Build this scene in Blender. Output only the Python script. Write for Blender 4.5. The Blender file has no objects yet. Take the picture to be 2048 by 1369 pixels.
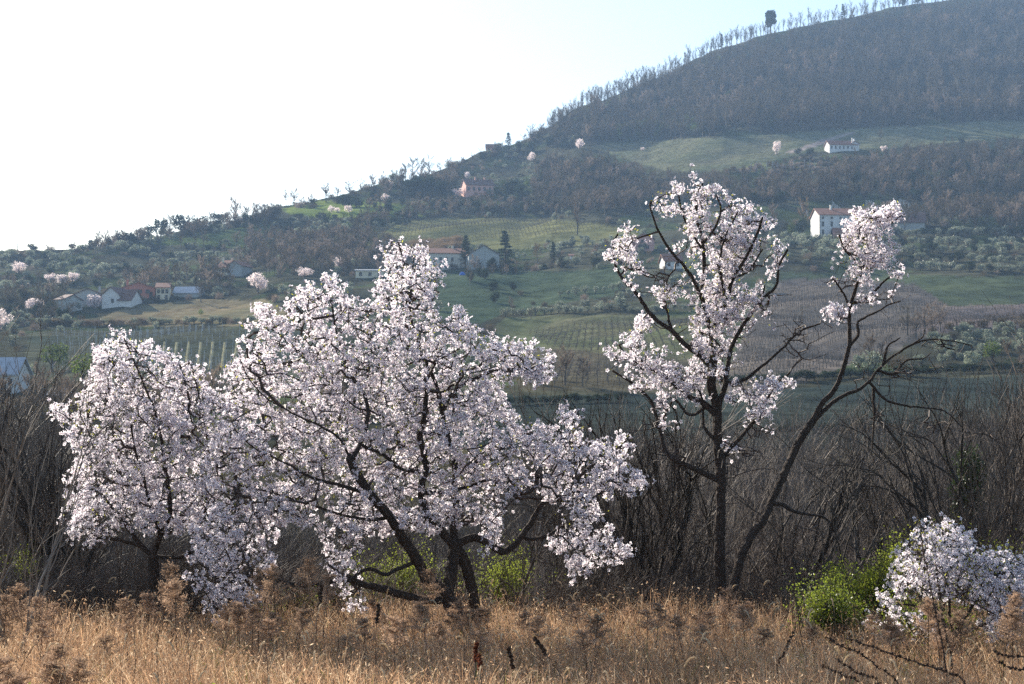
import bpy, math, random
import numpy as np
from mathutils import Vector

random.seed(11)
RNG = np.random.default_rng(11)
SC = bpy.context.scene
COL = SC.collection

# ------------------------------------------------------------------ camera, world, sun
F = 3413.0                      # focal length in photo pixels (60 mm lens)
CAMZ = 1.75
PITCH = math.atan((820 - 684.5) / F)
cam = bpy.data.cameras.new('camera'); cam.lens = 60.0; cam.sensor_width = 36.0
cam.clip_start = 0.2; cam.clip_end = 9000
cam.dof.use_dof = True; cam.dof.focus_distance = 16.0; cam.dof.aperture_fstop = 9.0
co = bpy.data.objects.new('camera', cam); COL.objects.link(co)
co.location = (0, 0, CAMZ); co.rotation_euler = (math.pi / 2 + PITCH, 0, 0)
SC.camera = co

SUN_AZ, SUN_EL = -38.0, 25.0    # degrees, azimuth from +Y towards +X
world = bpy.data.worlds.new('World'); SC.world = world; world.use_nodes = True
wn = world.node_tree; bg = wn.nodes['Background']
sky = wn.nodes.new('ShaderNodeTexSky'); sky.sky_type = 'NISHITA'; sky.sun_disc = False
sky.sun_elevation = math.radians(SUN_EL); sky.sun_rotation = math.radians(SUN_AZ)
sky.altitude = 100; sky.air_density = 1.0; sky.dust_density = 1.2; sky.ozone_density = 1.5
wn.links.new(sky.outputs[0], bg.inputs[0]); bg.inputs[1].default_value = 0.08
sl = bpy.data.lights.new('sun', 'SUN'); sl.energy = 5.0; sl.angle = math.radians(0.5); sl.color = (1.0, 0.915, 0.79)
so = bpy.data.objects.new('sun', sl); COL.objects.link(so)
sd = Vector((math.sin(math.radians(SUN_AZ)) * math.cos(math.radians(SUN_EL)),
             math.cos(math.radians(SUN_AZ)) * math.cos(math.radians(SUN_EL)), math.sin(math.radians(SUN_EL))))
so.rotation_euler = sd.to_track_quat('Z', 'Y').to_euler(); so.location = (-40, 60, 60)
SC.view_settings.view_transform = 'Standard'; SC.view_settings.look = 'None'
SC.view_settings.exposure = 1.55; SC.view_settings.gamma = 1.0; SC.view_settings.use_curve_mapping = False
SC.cycles.sample_clamp_indirect = 5; SC.cycles.max_bounces = 8; SC.cycles.diffuse_bounces = 5; SC.cycles.transmission_bounces = 4
SC.cycles.transparent_max_bounces = 8; SC.cycles.volume_bounces = 1
SC.cycles.use_denoising = False

# ------------------------------------------------------------------ helpers: mapping
cp, sp = math.cos(PITCH), math.sin(PITCH)
def P(u, v, D):
    """photo pixel + forward distance -> world point"""
    u = np.asarray(u, float); v = np.asarray(v, float); D = np.asarray(D, float)
    b = 684.5 - v
    y = F * cp - b * sp; z = F * sp + b * cp
    return np.stack([(u - 1024) / y * D, D + 0 * y, z / y * D + CAMZ], -1)
def proj(p):
    p = np.asarray(p, float); y = p[..., 1]; z = p[..., 2] - CAMZ
    fwd = y * cp + z * sp; up = -y * sp + z * cp
    return 1024 + F * p[..., 0] / fwd, 684.5 - F * up / fwd

def noise2(x, y, s, seed=0):
    """cheap smooth noise, about -1..1"""
    r = np.random.default_rng(seed); out = 0
    for k in range(5):
        a = r.uniform(0, 2 * math.pi); f = (0.6 + 0.5 * k) / s; ph = r.uniform(0, 6.28, 2)
        out = out + np.sin((x * math.cos(a) + y * math.sin(a)) * f * 6.28 + ph[0]
                           + 1.3 * np.sin((-x * math.sin(a) + y * math.cos(a)) * f * 4.1 + ph[1])) / (1 + 0.5 * k)
    return out / 2.3

# ------------------------------------------------------------------ terrain function
RU = [-1600, -600, 0, 100, 200, 300, 400, 500, 560, 640, 700, 800, 880, 960, 1040, 1080, 1120, 1180, 1250, 1300, 1400, 1450, 1550, 1650, 1750, 1850, 1950, 2048, 2400, 2900, 3600]
RV = [620, 545, 512, 503, 492, 475, 455, 436, 416, 402, 388, 358, 336, 312, 286, 262, 235, 205, 175, 155, 112, 92, 62, 40, 20, 4, -13, -28, -75, -90, -60]
DU = [-1600, 0, 400, 700, 1000, 1300, 2048, 3600]
DD = [760, 800, 850, 900, 1050, 1250, 1500, 1600]
def vridge(u): return np.interp(u, RU, RV)
def dridge(u): return np.interp(u, DU, DD)
NY = [-60, 0, 12, 16, 18, 22, 45, 90, 150]
NZ = [-0.2, -0.2, -0.36, -0.50, -0.66, -1.25, -5.0, -6.5, CAMZ - 80 / F * 150]
def H(x, y):
    x = np.asarray(x, float); y = np.asarray(y, float)
    zn = np.interp(y, NY, NZ) + 0.04 * noise2(x, y, 5, 3) * np.clip((150 - y) / 100, 0, 1)
    yy = np.maximum(y, 150.0)
    u = 1024 + F * x / yy; vr = vridge(u); Dr = dridge(u)
    s = np.clip((yy - 150) / (Dr - 150), 0, 1)
    v = 900 - (900 - vr) * s ** (1 / 1.4)
    z = CAMZ + (820 - v) / F * np.minimum(yy, Dr)
    z = z - np.maximum(yy - Dr, 0) * 0.3
    amp = np.clip((yy - 160) / 120, 0, 1)
    z = z + amp * (2.4 * noise2(x, yy, 110, 5) + 0.5 * noise2(x, yy, 32, 6))
    return np.where(y < 150, zn, z)
def V_of(u, D):
    x = (np.asarray(u, float) - 1024) / F * D
    return proj(np.stack([x, D + 0 * x, H(x, D)], -1))[1]
_T = np.concatenate([np.linspace(7, 150, 500), np.linspace(150, 1650, 1500)[1:]])
def place(u, v, dmin=150.0, sink=0.0):
    """first terrain point seen at photo pixel (u, v) beyond dmin"""
    T = _T[_T >= dmin]
    p = P(u, v, T); g = H(p[:, 0], p[:, 1])
    below = np.nonzero(p[:, 2] <= g)[0]
    D = T[below[0]] if len(below) else float(dridge(u))
    q = P(u, v, D)
    return np.array([q[0], D, float(H(q[0], D)) - sink]), D / F

def in_poly(px, py, poly):
    px = np.asarray(px); py = np.asarray(py); ins = np.zeros(px.shape, bool); n = len(poly)
    for i in range(n):
        x1, y1 = poly[i]; x2, y2 = poly[(i + 1) % n]
        c = ((y1 > py) != (y2 > py)) & (px < (x2 - x1) * (py - y1) / ((y2 - y1) or 1e-9) + x1)
        ins ^= c
    return ins

# ------------------------------------------------------------------ helpers: meshes
def mesh(name, V, faces, mats, col=None, fm=None, smooth=False):
    """faces: list of int arrays (n,3)/(n,4); col per-vertex rgb; fm: material index per face array"""
    V = np.asarray(V, np.float32); me = bpy.data.meshes.new(name)
    faces = [np.asarray(f, np.int32) for f in faces if len(f)]
    me.vertices.add(len(V)); me.vertices.foreach_set('co', V.ravel())
    nl = sum(f.size for f in faces); nf = sum(len(f) for f in faces)
    me.loops.add(nl); me.loops.foreach_set('vertex_index', np.concatenate([f.ravel() for f in faces]))
    me.polygons.add(nf)
    tot = np.concatenate([np.full(len(f), f.shape[1], np.int32) for f in faces])
    me.polygons.foreach_set('loop_start', np.concatenate([[0], np.cumsum(tot)[:-1]]).astype(np.int32))
    me.polygons.foreach_set('loop_total', tot)
    if fm is not None:
        idx = np.concatenate([np.full(len(f), m, np.int32) if np.isscalar(m) else np.asarray(m, np.int32) for f, m in zip(faces, fm)])
        me.polygons.foreach_set('material_index', idx)
    me.polygons.foreach_set('use_smooth', np.full(nf, smooth))
    for m in (mats if isinstance(mats, (list, tuple)) else [mats]): me.materials.append(m)
    if col is not None:
        a = me.color_attributes.new('Col', 'FLOAT_COLOR', 'POINT')
        c = np.ones((len(V), 4), np.float32); c[:, :3] = col; a.data.foreach_set('color', c.ravel())
    me.update(calc_edges=True)
    return me
def obj(name, me, parent=None, loc=None, rz=0, sc=1, label=None, cat=None, group=None, kind=None):
    o = bpy.data.objects.new(name, me); COL.objects.link(o)
    if parent is not None: o.parent = parent
    if loc is not None: o.location = tuple(float(c) for c in loc)
    if rz: o.rotation_euler = (0, 0, rz)
    if not np.isscalar(sc): o.scale = sc
    elif sc != 1: o.scale = (sc, sc, sc)
    if label: o['label'] = label
    if cat: o['category'] = cat
    if group: o['group'] = group
    if kind: o['kind'] = kind
    return o
class MB:
    """collects vertices, faces, colours"""
    def __init__(s): s.V = []; s.T = []; s.Q = []; s.TM = []; s.QM = []; s.C = []; s.n = 0
    def add(s, V, F_, col=None, m=0):
        V = np.asarray(V, float).reshape(-1, 3); F_ = np.asarray(F_, int)
        if len(F_) == 0: return
        s.V.append(V); (s.T if F_.shape[1] == 3 else s.Q).append(F_ + s.n)
        (s.TM if F_.shape[1] == 3 else s.QM).append(np.full(len(F_), m))
        c = np.ones((len(V), 3)) if col is None else np.broadcast_to(col, (len(V), 3)); s.C.append(c); s.n += len(V)
    def me(s, name, mats, smooth=False):
        F_ = []; M = []
        if s.T: F_.append(np.concatenate(s.T)); M.append(np.concatenate(s.TM))
        if s.Q: F_.append(np.concatenate(s.Q)); M.append(np.concatenate(s.QM))
        return mesh(name, np.concatenate(s.V), F_, mats, np.concatenate(s.C), M, smooth)
def norm(a): return a / (np.linalg.norm(a, axis=-1, keepdims=True) + 1e-9)
def frame(d):
    d = norm(d); h = np.where(np.abs(d[..., 2:3]) < 0.9, np.array([0, 0, 1.0]), np.array([1.0, 0, 0]))
    a = norm(np.cross(d, h)); return a, np.cross(d, a)
def frustums(A, B, ra, rb, n=3):
    """independent thin cones for many edges"""
    A = np.asarray(A, float); B = np.asarray(B, float); N = len(A)
    if N == 0: return np.zeros((0, 3)), np.zeros((0, 4), int)
    a, b = frame(B - A); ang = np.arange(n) * 2 * math.pi / n
    ring = a[:, None] * np.cos(ang)[None, :, None] + b[:, None] * np.sin(ang)[None, :, None]
    ra = np.broadcast_to(ra, (N,)); rb = np.broadcast_to(rb, (N,))
    V = np.concatenate([A[:, None] + ring * ra[:, None, None], B[:, None] + ring * rb[:, None, None]], 1).reshape(-1, 3)
    i = np.arange(n); j = (i + 1) % n
    q = np.stack([i, j, j + n, i + n], -1)
    Q = (q[None] + (np.arange(N) * 2 * n)[:, None, None]).reshape(-1, 4)
    return V, Q
def tube(pts, rad, n=8, rough=0.0, seed=0):
    pts = np.asarray(pts, float); m = len(pts); rad = np.broadcast_to(rad, (m,))
    t = np.gradient(pts, axis=0); t = norm(t); a, _ = frame(t[0]); r = np.random.default_rng(seed)
    V = []
    for i in range(m):
        a = norm(a - t[i] * np.dot(a, t[i])); b = np.cross(t[i], a)
        ang = np.arange(n) * 2 * math.pi / n
        rr = rad[i] * (1 + rough * r.uniform(-1, 1, n))
        V.append(pts[i] + (a * np.cos(ang)[:, None] + b * np.sin(ang)[:, None]) * rr[:, None])
    V.append(pts[:1]); V.append(pts[-1:] + t[-1:] * rad[-1])
    i = np.arange(n); j = (i + 1) % n; Q = []
    for k in range(m - 1): Q.append(np.stack([k * n + i, k * n + j, (k + 1) * n + j, (k + 1) * n + i], -1))
    T = np.concatenate([np.stack([j, i, np.full(n, m * n)], -1), np.stack([(m - 1) * n + i, (m - 1) * n + j, np.full(n, m * n + 1)], -1)])
    return np.concatenate(V), np.concatenate(Q), T
def resample(pts, step):
    pts = np.asarray(pts, float); m = len(pts)
    if m == 2: dense = np.linspace(pts[0], pts[1], 12)
    else:
        ext = np.concatenate([[2 * pts[0] - pts[1]], pts, [2 * pts[-1] - pts[-2]]]); dense = []
        for i in range(m - 1):
            p0, p1, p2, p3 = ext[i:i + 4]
            for t in np.linspace(0, 1, 10, endpoint=False):
                dense.append(0.5 * ((2 * p1) + (-p0 + p2) * t + (2 * p0 - 5 * p1 + 4 * p2 - p3) * t * t + (-p0 + 3 * p1 - 3 * p2 + p3) * t ** 3))
        dense.append(pts[-1]); dense = np.array(dense)
    L = np.concatenate([[0], np.cumsum(np.linalg.norm(np.diff(dense, axis=0), axis=1))])
    k = max(3, int(L[-1] / step) + 1); s = np.linspace(0, L[-1], k)
    return np.stack([np.interp(s, L, dense[:, c]) for c in range(3)], -1)
def rdir(r, n):
    return norm(r.normal(size=(n, 3)))
def leaves(r, pts, size, aspect=0.5, up=None):
    """one pointed quad per point"""
    N = len(pts); d = rdir(r, N)
    if up is not None: d = norm(d + np.array(up))
    a, b = frame(d); th = r.uniform(0, 6.28, N)[:, None]
    w = a * np.cos(th) + b * np.sin(th); sz = (size * r.uniform(0.6, 1.3, N))[:, None]
    V = np.stack([pts - d * sz * .5, pts - w * sz * aspect * .5, pts + d * sz * .5, pts + w * sz * aspect * .5], 1).reshape(-1, 3)
    return V, np.arange(4 * N).reshape(-1, 4)
def box(x0, x1, y0, y1, z0, z1):
    V = np.array([[x, y, z] for z in (z0, z1) for y in (y0, y1) for x in (x0, x1)], float)
    return V, np.array([[0, 2, 3, 1], [4, 5, 7, 6], [0, 1, 5, 4], [2, 6, 7, 3], [0, 4, 6, 2], [1, 3, 7, 5]])

# ------------------------------------------------------------------ materials
def new_mat(name):
    m = bpy.data.materials.new(name); m.use_nodes = True; nt = m.node_tree
    for n in list(nt.nodes): nt.nodes.remove(n)
    out = nt.nodes.new('ShaderNodeOutputMaterial'); return m, nt, out
def colour_chain(nt, base, attr=False, nscale=3.0, namp=0.35, objrand=0.0, coord='Object'):
    L = nt.links
    if attr:
        c = nt.nodes.new('ShaderNodeAttribute'); c.attribute_name = 'Col'; src = c.outputs['Color']
        mul = nt.nodes.new('ShaderNodeMix'); mul.data_type = 'RGBA'; mul.blend_type = 'MULTIPLY'; mul.inputs[0].default_value = 1
        L.new(src, mul.inputs[6]); mul.inputs[7].default_value = (*base, 1); src = mul.outputs[2]
    else:
        c = nt.nodes.new('ShaderNodeRGB'); c.outputs[0].default_value = (*base, 1); src = c.outputs[0]
    tc = nt.nodes.new('ShaderNodeTexCoord'); nz = nt.nodes.new('ShaderNodeTexNoise')
    nz.inputs['Scale'].default_value = nscale; nz.inputs['Detail'].default_value = 5
    L.new(tc.outputs[coord], nz.inputs['Vector'])
    mr = nt.nodes.new('ShaderNodeMapRange'); mr.inputs[1].default_value = .3; mr.inputs[2].default_value = .7
    mr.inputs[3].default_value = 1 - namp; mr.inputs[4].default_value = 1 + namp
    L.new(nz.outputs[0], mr.inputs[0]); val = mr.outputs[0]
    if objrand:
        oi = nt.nodes.new('ShaderNodeObjectInfo'); r2 = nt.nodes.new('ShaderNodeMapRange')
        r2.inputs[3].default_value = 1 - objrand; r2.inputs[4].default_value = 1 + objrand
        L.new(oi.outputs['Random'], r2.inputs[0]); mm = nt.nodes.new('ShaderNodeMath'); mm.operation = 'MULTIPLY'
        L.new(val, mm.inputs[0]); L.new(r2.outputs[0], mm.inputs[1]); val = mm.outputs[0]
    sc_ = nt.nodes.new('ShaderNodeVectorMath'); sc_.operation = 'SCALE'
    L.new(src, sc_.inputs[0]); L.new(val, sc_.inputs['Scale'])
    return sc_.outputs[0], nz
def solid(name, base, rough=0.85, bump=0.0, spec=0.3, **k):
    m, nt, out = new_mat(name); c, nz = colour_chain(nt, base, **k)
    b = nt.nodes.new('ShaderNodeBsdfPrincipled'); nt.links.new(c, b.inputs['Base Color'])
    b.inputs['Roughness'].default_value = rough; b.inputs['Specular IOR Level'].default_value = spec
    if bump:
        bp = nt.nodes.new('ShaderNodeBump'); bp.inputs['Strength'].default_value = bump; bp.inputs['Distance'].default_value = 0.02
        nt.links.new(nz.outputs[0], bp.inputs['Height']); nt.links.new(bp.outputs[0], b.inputs['Normal'])
    nt.links.new(b.outputs[0], out.inputs[0]); return m
def thin(name, base, trans=0.5, tcol=None, gloss=0.0, **k):
    """leaf / petal / straw: diffuse plus light passing through"""
    m, nt, out = new_mat(name); c, _ = colour_chain(nt, base, **k); L = nt.links
    d = nt.nodes.new('ShaderNodeBsdfDiffuse'); t = nt.nodes.new('ShaderNodeBsdfTranslucent'); L.new(c, d.inputs[0])
    if tcol:
        mx = nt.nodes.new('ShaderNodeMix'); mx.data_type = 'RGBA'; mx.blend_type = 'MULTIPLY'; mx.inputs[0].default_value = 1
        L.new(c, mx.inputs[6]); mx.inputs[7].default_value = (*tcol, 1); L.new(mx.outputs[2], t.inputs[0])
    else: L.new(c, t.inputs[0])
    s = nt.nodes.new('ShaderNodeMixShader'); s.inputs[0].default_value = trans
    L.new(d.outputs[0], s.inputs[1]); L.new(t.outputs[0], s.inputs[2]); res = s.outputs[0]
    if gloss:
        g = nt.nodes.new('ShaderNodeBsdfGlossy'); g.inputs['Roughness'].default_value = 0.45
        s2 = nt.nodes.new('ShaderNodeMixShader'); s2.inputs[0].default_value = gloss
        L.new(res, s2.inputs[1]); L.new(g.outputs[0], s2.inputs[2]); res = s2.outputs[0]
    L.new(res, out.inputs[0]); return m

M = {}
M['ground'] = solid('terrain_ground', (1, 1, 1), attr=True, nscale=0.25, namp=0.35, coord='Object', rough=1, spec=0.0)
M['soil'] = solid('dry_meadow_soil', (0.10, 0.075, 0.045), nscale=4, namp=.4, bump=.5, spec=0)
M['bark'] = solid('almond_bark', (0.045, 0.034, 0.028), nscale=40, namp=.5, bump=.8, rough=.9, spec=.15)
M['twig'] = solid('almond_twig', (0.06, 0.042, 0.034), nscale=10, rough=.7, spec=.3)
M['scrub'] = solid('bare_scrub_bark', (0.165, 0.135, 0.11), nscale=3, namp=.4, rough=.65, spec=.12, objrand=.35)
M['scrub_red'] = solid('reddish_scrub_bark', (0.10, 0.075, 0.06), nscale=3, namp=.4, rough=.65, spec=.1, objrand=.25)
M['petal'] = thin('almond_petal', (1, 1, 1), trans=.6, attr=True, nscale=2, namp=.05)
M['pole'] = solid('dark_sapling_bark', (0.06, 0.05, 0.042), nscale=12, namp=.5, rough=.8, spec=.15, bump=.4, objrand=.4)
M['bud'] = thin('young_leaf', (0.30, 0.30, 0.05), trans=.6, nscale=5)
M['green'] = thin('fresh_leaf', (0.20, 0.25, 0.03), trans=.6, nscale=2.5, namp=.4, gloss=.04)
M['yellowgreen'] = thin('yellow_green_leaf', (0.19, 0.225, 0.035), trans=.6, nscale=2.5, namp=.4)
M['ivy'] = thin('ivy_leaf', (0.035, 0.055, 0.015), trans=.3, nscale=6, gloss=.06)
M['straw'] = thin('dry_straw', (1.0, .90, .82), trans=.45, attr=True, nscale=1.2, namp=.25)
M['foxtail'] = thin('foxtail_bristle', (0.60, 0.50, 0.36), trans=.55, nscale=8)
M['plume'] = thin('dry_plume', (0.38, 0.265, 0.185), trans=.5, nscale=8, objrand=.2)
M['stalk'] = solid('dead_stalk', (0.07, 0.045, 0.032), nscale=20, spec=.1)
M['dock'] = thin('dock_seed', (0.16, 0.055, 0.03), trans=.3, nscale=12)
M['straw_stem'] = solid('pale_stem', (0.3, 0.21, 0.13), nscale=10, spec=.3)
# distant vegetation
M['far_bark'] = solid('distant_bark', (0.10, 0.08, 0.06), nscale=.5, objrand=.3)
M['far_twig'] = thin('distant_twigs', (0.11, 0.088, 0.054), trans=.25, nscale=.3, objrand=.35)
M['far_twig_grey'] = thin('distant_grey_twigs', (0.23, 0.18, 0.14), trans=.3, nscale=.3, objrand=.25)
M['far_russet'] = thin('distant_russet', (0.19, 0.135, 0.08), trans=.35, nscale=.3, objrand=.2)
M['far_olive'] = thin('distant_olive', (0.20, 0.225, 0.155), trans=.35, nscale=.6, namp=.3, objrand=.25, gloss=.05)
M['far_dark'] = thin('distant_evergreen', (0.035, 0.05, 0.025), trans=.2, nscale=.5, objrand=.2)
M['far_green'] = thin('distant_green', (0.10, 0.14, 0.03), trans=.5, nscale=.4, objrand=.3)
M['far_blossom'] = thin('distant_blossom', (0.80, 0.70, 0.68), trans=.5, nscale=.5, namp=.15)
M['far_yellow'] = thin('distant_yellow', (0.35, 0.30, 0.05), trans=.5, nscale=.5)
M['vine'] = solid('vine_wood', (0.16, 0.12, 0.09), nscale=.5)
M['post'] = solid('concrete_post', (0.42, 0.42, 0.40), nscale=2, namp=.1)
def paint(n, c, **k): M[n] = solid(n, c, nscale=.5, namp=.12, **k)
paint('white_render', (0.58, 0.57, 0.54)); paint('cream_render', (0.60, 0.53, 0.38)); paint('salmon_render', (0.36, 0.15, 0.11))
paint('pink_render', (0.55, 0.30, 0.24)); paint('grey_render', (0.33, 0.34, 0.32)); paint('beige_render', (0.52, 0.48, 0.40))
paint('roof_tile', (0.24, 0.11, 0.07)); paint('dark_roof', (0.14, 0.08, 0.065)); paint('pale_metal', (0.36, 0.38, 0.41)); paint('shutter', (0.05, 0.045, 0.04))
paint('window_glass', (0.03, 0.035, 0.04), rough=.2); paint('blue_cloth', (0.03, 0.12, 0.45)); paint('white_plastic', (0.8, 0.8, 0.8))

# ------------------------------------------------------------------ the ground
FIELDS = [  # name, label, photo outline, albedo, second albedo
 ('green_field', 'pale green field below the wooded hill', [(1185, 292), (1400, 277), (1700, 260), (1980, 243), (2100, 243), (2100, 272), (1900, 286), (1760, 300), (1640, 302), (1560, 318), (1500, 345), (1340, 342), (1240, 318)], (0.10, 0.112, 0.062), (0.13, 0.128, 0.078)),  # sunlight on the grass is put into the paler albedo
 ('farm_track', 'pale earth track crossing the upper green field', [(1568, 306), (1640, 283), (1700, 264), (1716, 264), (1655, 286), (1590, 308)], (0.27, 0.22, 0.19), (0.25, 0.20, 0.17)),
 ('small_vineyard_field', 'small bright grass plot below the upper white farmhouse', [(1490, 330), (1640, 326), (1645, 344), (1490, 346)], (0.20, 0.21, 0.07), (0.16, 0.17, 0.06)),
 ('vineyard_field', 'yellow green vineyard slope in the middle distance', [(700, 500), (745, 478), (800, 446), (900, 437), (1060, 436), (1190, 448), (1260, 462), (1300, 480), (1040, 500), (860, 500)], (0.16, 0.155, 0.065), (0.11, 0.112, 0.05)),
 ('meadow_slope', 'sunlit green meadow on the left ridge', [(560, 418), (640, 402), (720, 402), (830, 412), (850, 434), (720, 436), (590, 434)], (0.16, 0.20, 0.045), (0.13, 0.16, 0.04)),  # glow of backlit grass painted in as a brighter albedo
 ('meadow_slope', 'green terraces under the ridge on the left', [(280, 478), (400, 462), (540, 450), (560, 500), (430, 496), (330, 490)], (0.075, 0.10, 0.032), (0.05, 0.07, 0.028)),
 ('brown_field', 'brownish ploughed field below the left farmhouses', [(190, 640), (255, 614), (400, 600), (530, 598), (600, 640), (480, 652), (200, 652)], (0.17, 0.135, 0.08), (0.13, 0.12, 0.07)),
 ('striped_field', 'grey green field with pale stripes behind the left almond tree', [(60, 665), (500, 655), (620, 655), (640, 760), (40, 765)], (0.06, 0.068, 0.046), (0.07, 0.072, 0.048)),
 ('dark_grass_field', 'dark green grass slope behind the tall almond crown', [(880, 545), (1240, 540), (1240, 590), (1010, 625), (960, 650), (880, 640)], (0.042, 0.062, 0.038), (0.055, 0.072, 0.042)),
 ('green_vineyard_field', 'green vineyard field right of the big almond tree', [(985, 655), (1010, 636), (1240, 628), (1560, 640), (1480, 740), (1300, 712), (1120, 700), (1000, 690)], (0.082, 0.096, 0.047), (0.105, 0.102, 0.06)),
 ('brown_vineyard_field', 'brownish vineyard strip under the green vineyard field', [(1000, 690), (1120, 700), (1300, 712), (1480, 740), (1420, 790), (1040, 780)], (0.09, 0.078, 0.052), (0.075, 0.068, 0.046)),
 ('ploughed_field', 'grey brown field with slanting furrows on the right', [(1560, 560), (1700, 556), (1830, 570), (1900, 612), (1850, 680), (1700, 730), (1520, 800), (1440, 780), (1500, 640)], (0.15, 0.126, 0.105), (0.10, 0.088, 0.074)),
 ('green_strip_field', 'green grass strip under the right olive grove', [(1560, 545), (1800, 548), (2100, 556), (2100, 608), (1900, 612), (1830, 570), (1700, 556), (1560, 560)], (0.07, 0.086, 0.044), (0.05, 0.064, 0.04)),
 ('mauve_field', 'mauve brown field at the right edge', [(1900, 612), (2100, 608), (2100, 655), (1820, 668)], (0.15, 0.12, 0.11), (0.12, 0.10, 0.09)),
 ('valley_field', 'dark teal grass field in the valley bottom, shade put into its colour', [(960, 790), (1420, 790), (1520, 780), (2100, 745), (2300, 745), (2300, 897), (900, 897)], (0.026, 0.034, 0.030), (0.036, 0.044, 0.036)),  # grass lies in shade; the dark albedo carries that shade
]
us = np.concatenate([np.arange(-1500, -60, 40), np.arange(-60, 2110, 4.0), np.arange(2120, 3560, 40)])
ss = np.concatenate([np.linspace(0, 1, 300) ** 1.25, 1 + np.linspace(0.004, 0.45, 24)])
UU, S_ = np.meshgrid(us, ss)
Yg = 150 + (dridge(UU) - 150) * S_; Xg = (UU - 1024) / F * Yg; Zg = H(Xg, Yg)
uu, vv = proj(np.stack([Xg, Yg, Zg], -1))
nb = noise2(Xg, Yg, 60, 21); nf_ = noise2(Xg, Yg, 12, 22) + 0.6 * noise2(Xg, Yg, 5, 23)
colg = np.array([0.052, 0.052, 0.034]) * (1 + .35 * nb[..., None] + .25 * nf_[..., None])
colg = colg * np.where((noise2(Xg, Yg, 45, 31) > .3)[..., None], np.array([0.9, 1.15, 0.8]), 1)
R_, C_ = Yg.shape
cls = np.zeros((R_ - 1, C_ - 1), int)
fu = (uu[:-1, :-1] + uu[1:, 1:]) / 2; fv = (vv[:-1, :-1] + vv[1:, 1:]) / 2; ok = S_[:-1, :-1] < 1
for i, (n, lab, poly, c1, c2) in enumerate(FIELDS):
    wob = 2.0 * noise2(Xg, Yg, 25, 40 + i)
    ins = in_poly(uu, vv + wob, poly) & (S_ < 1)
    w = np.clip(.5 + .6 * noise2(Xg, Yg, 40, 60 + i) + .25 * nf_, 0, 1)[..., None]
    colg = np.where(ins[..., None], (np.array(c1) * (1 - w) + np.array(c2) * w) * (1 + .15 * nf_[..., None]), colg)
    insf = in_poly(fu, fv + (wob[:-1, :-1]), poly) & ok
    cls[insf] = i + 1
colg = np.clip(colg, .01, .9)
Vg = np.stack([Xg, Yg, Zg], -1).reshape(-1, 3); Cg = colg.reshape(-1, 3)
ii = np.arange(R_ * C_).reshape(R_, C_)
Qg = np.stack([ii[:-1, :-1], ii[:-1, 1:], ii[1:, 1:], ii[1:, :-1]], -1)
# one smooth normal field for all pieces so that the seams do not show
gx = np.zeros_like(Vg)
def submesh(name, Q):
    ids, inv = np.unique(Q.ravel(), return_inverse=True)
    return mesh(name, Vg[ids], [inv.reshape(-1, 4)], M['ground'], Cg[ids], smooth=True)
obj('hill', submesh('hill', Qg[cls == 0]), kind='structure', label='hillside with scrub and rough grass rising to the right')
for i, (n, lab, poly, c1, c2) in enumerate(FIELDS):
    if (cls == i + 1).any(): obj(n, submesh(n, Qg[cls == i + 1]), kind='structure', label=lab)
# near ground: meadow, bank and valley bottom
xs = np.concatenate([np.linspace(-150, -14, 35), np.linspace(-13, 13, 80), np.linspace(14, 150, 35)])
ys = np.concatenate([np.linspace(-60, 5, 20), np.linspace(6, 24, 70), np.linspace(25, 150.0, 60)])
X2, Y2 = np.meshgrid(xs, ys); Z2 = H(X2, Y2 - 1e-6); n1, n2 = X2.shape
i2 = np.arange(n1 * n2).reshape(n1, n2); Q2 = np.stack([i2[:-1, :-1], i2[:-1, 1:], i2[1:, 1:], i2[1:, :-1]], -1)
V2 = np.stack([X2, Y2, Z2], -1).reshape(-1, 3)
mid = Y2[:-1, :-1] < 18
obj('meadow', mesh('meadow', V2, [Q2[mid]], M['soil'], smooth=True), kind='structure', label='dry meadow soil under the grass')
c2_ = np.broadcast_to(np.array([0.07, 0.062, 0.035]), (len(V2), 3))
obj('bank', mesh('bank', V2, [Q2[~mid]], M['ground'], c2_, smooth=True), kind='structure', label='scrubby bank falling away behind the meadow')
g_ = np.array([[-6000, -6000, -14], [6000, -6000, -14], [6000, 6000, -14], [-6000, 6000, -14.0]])
obj('ground', mesh('ground', g_, [[[0, 1, 2, 3]]], M['ground'], np.full((4, 3), .08)), kind='structure', label='far plain')

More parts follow.
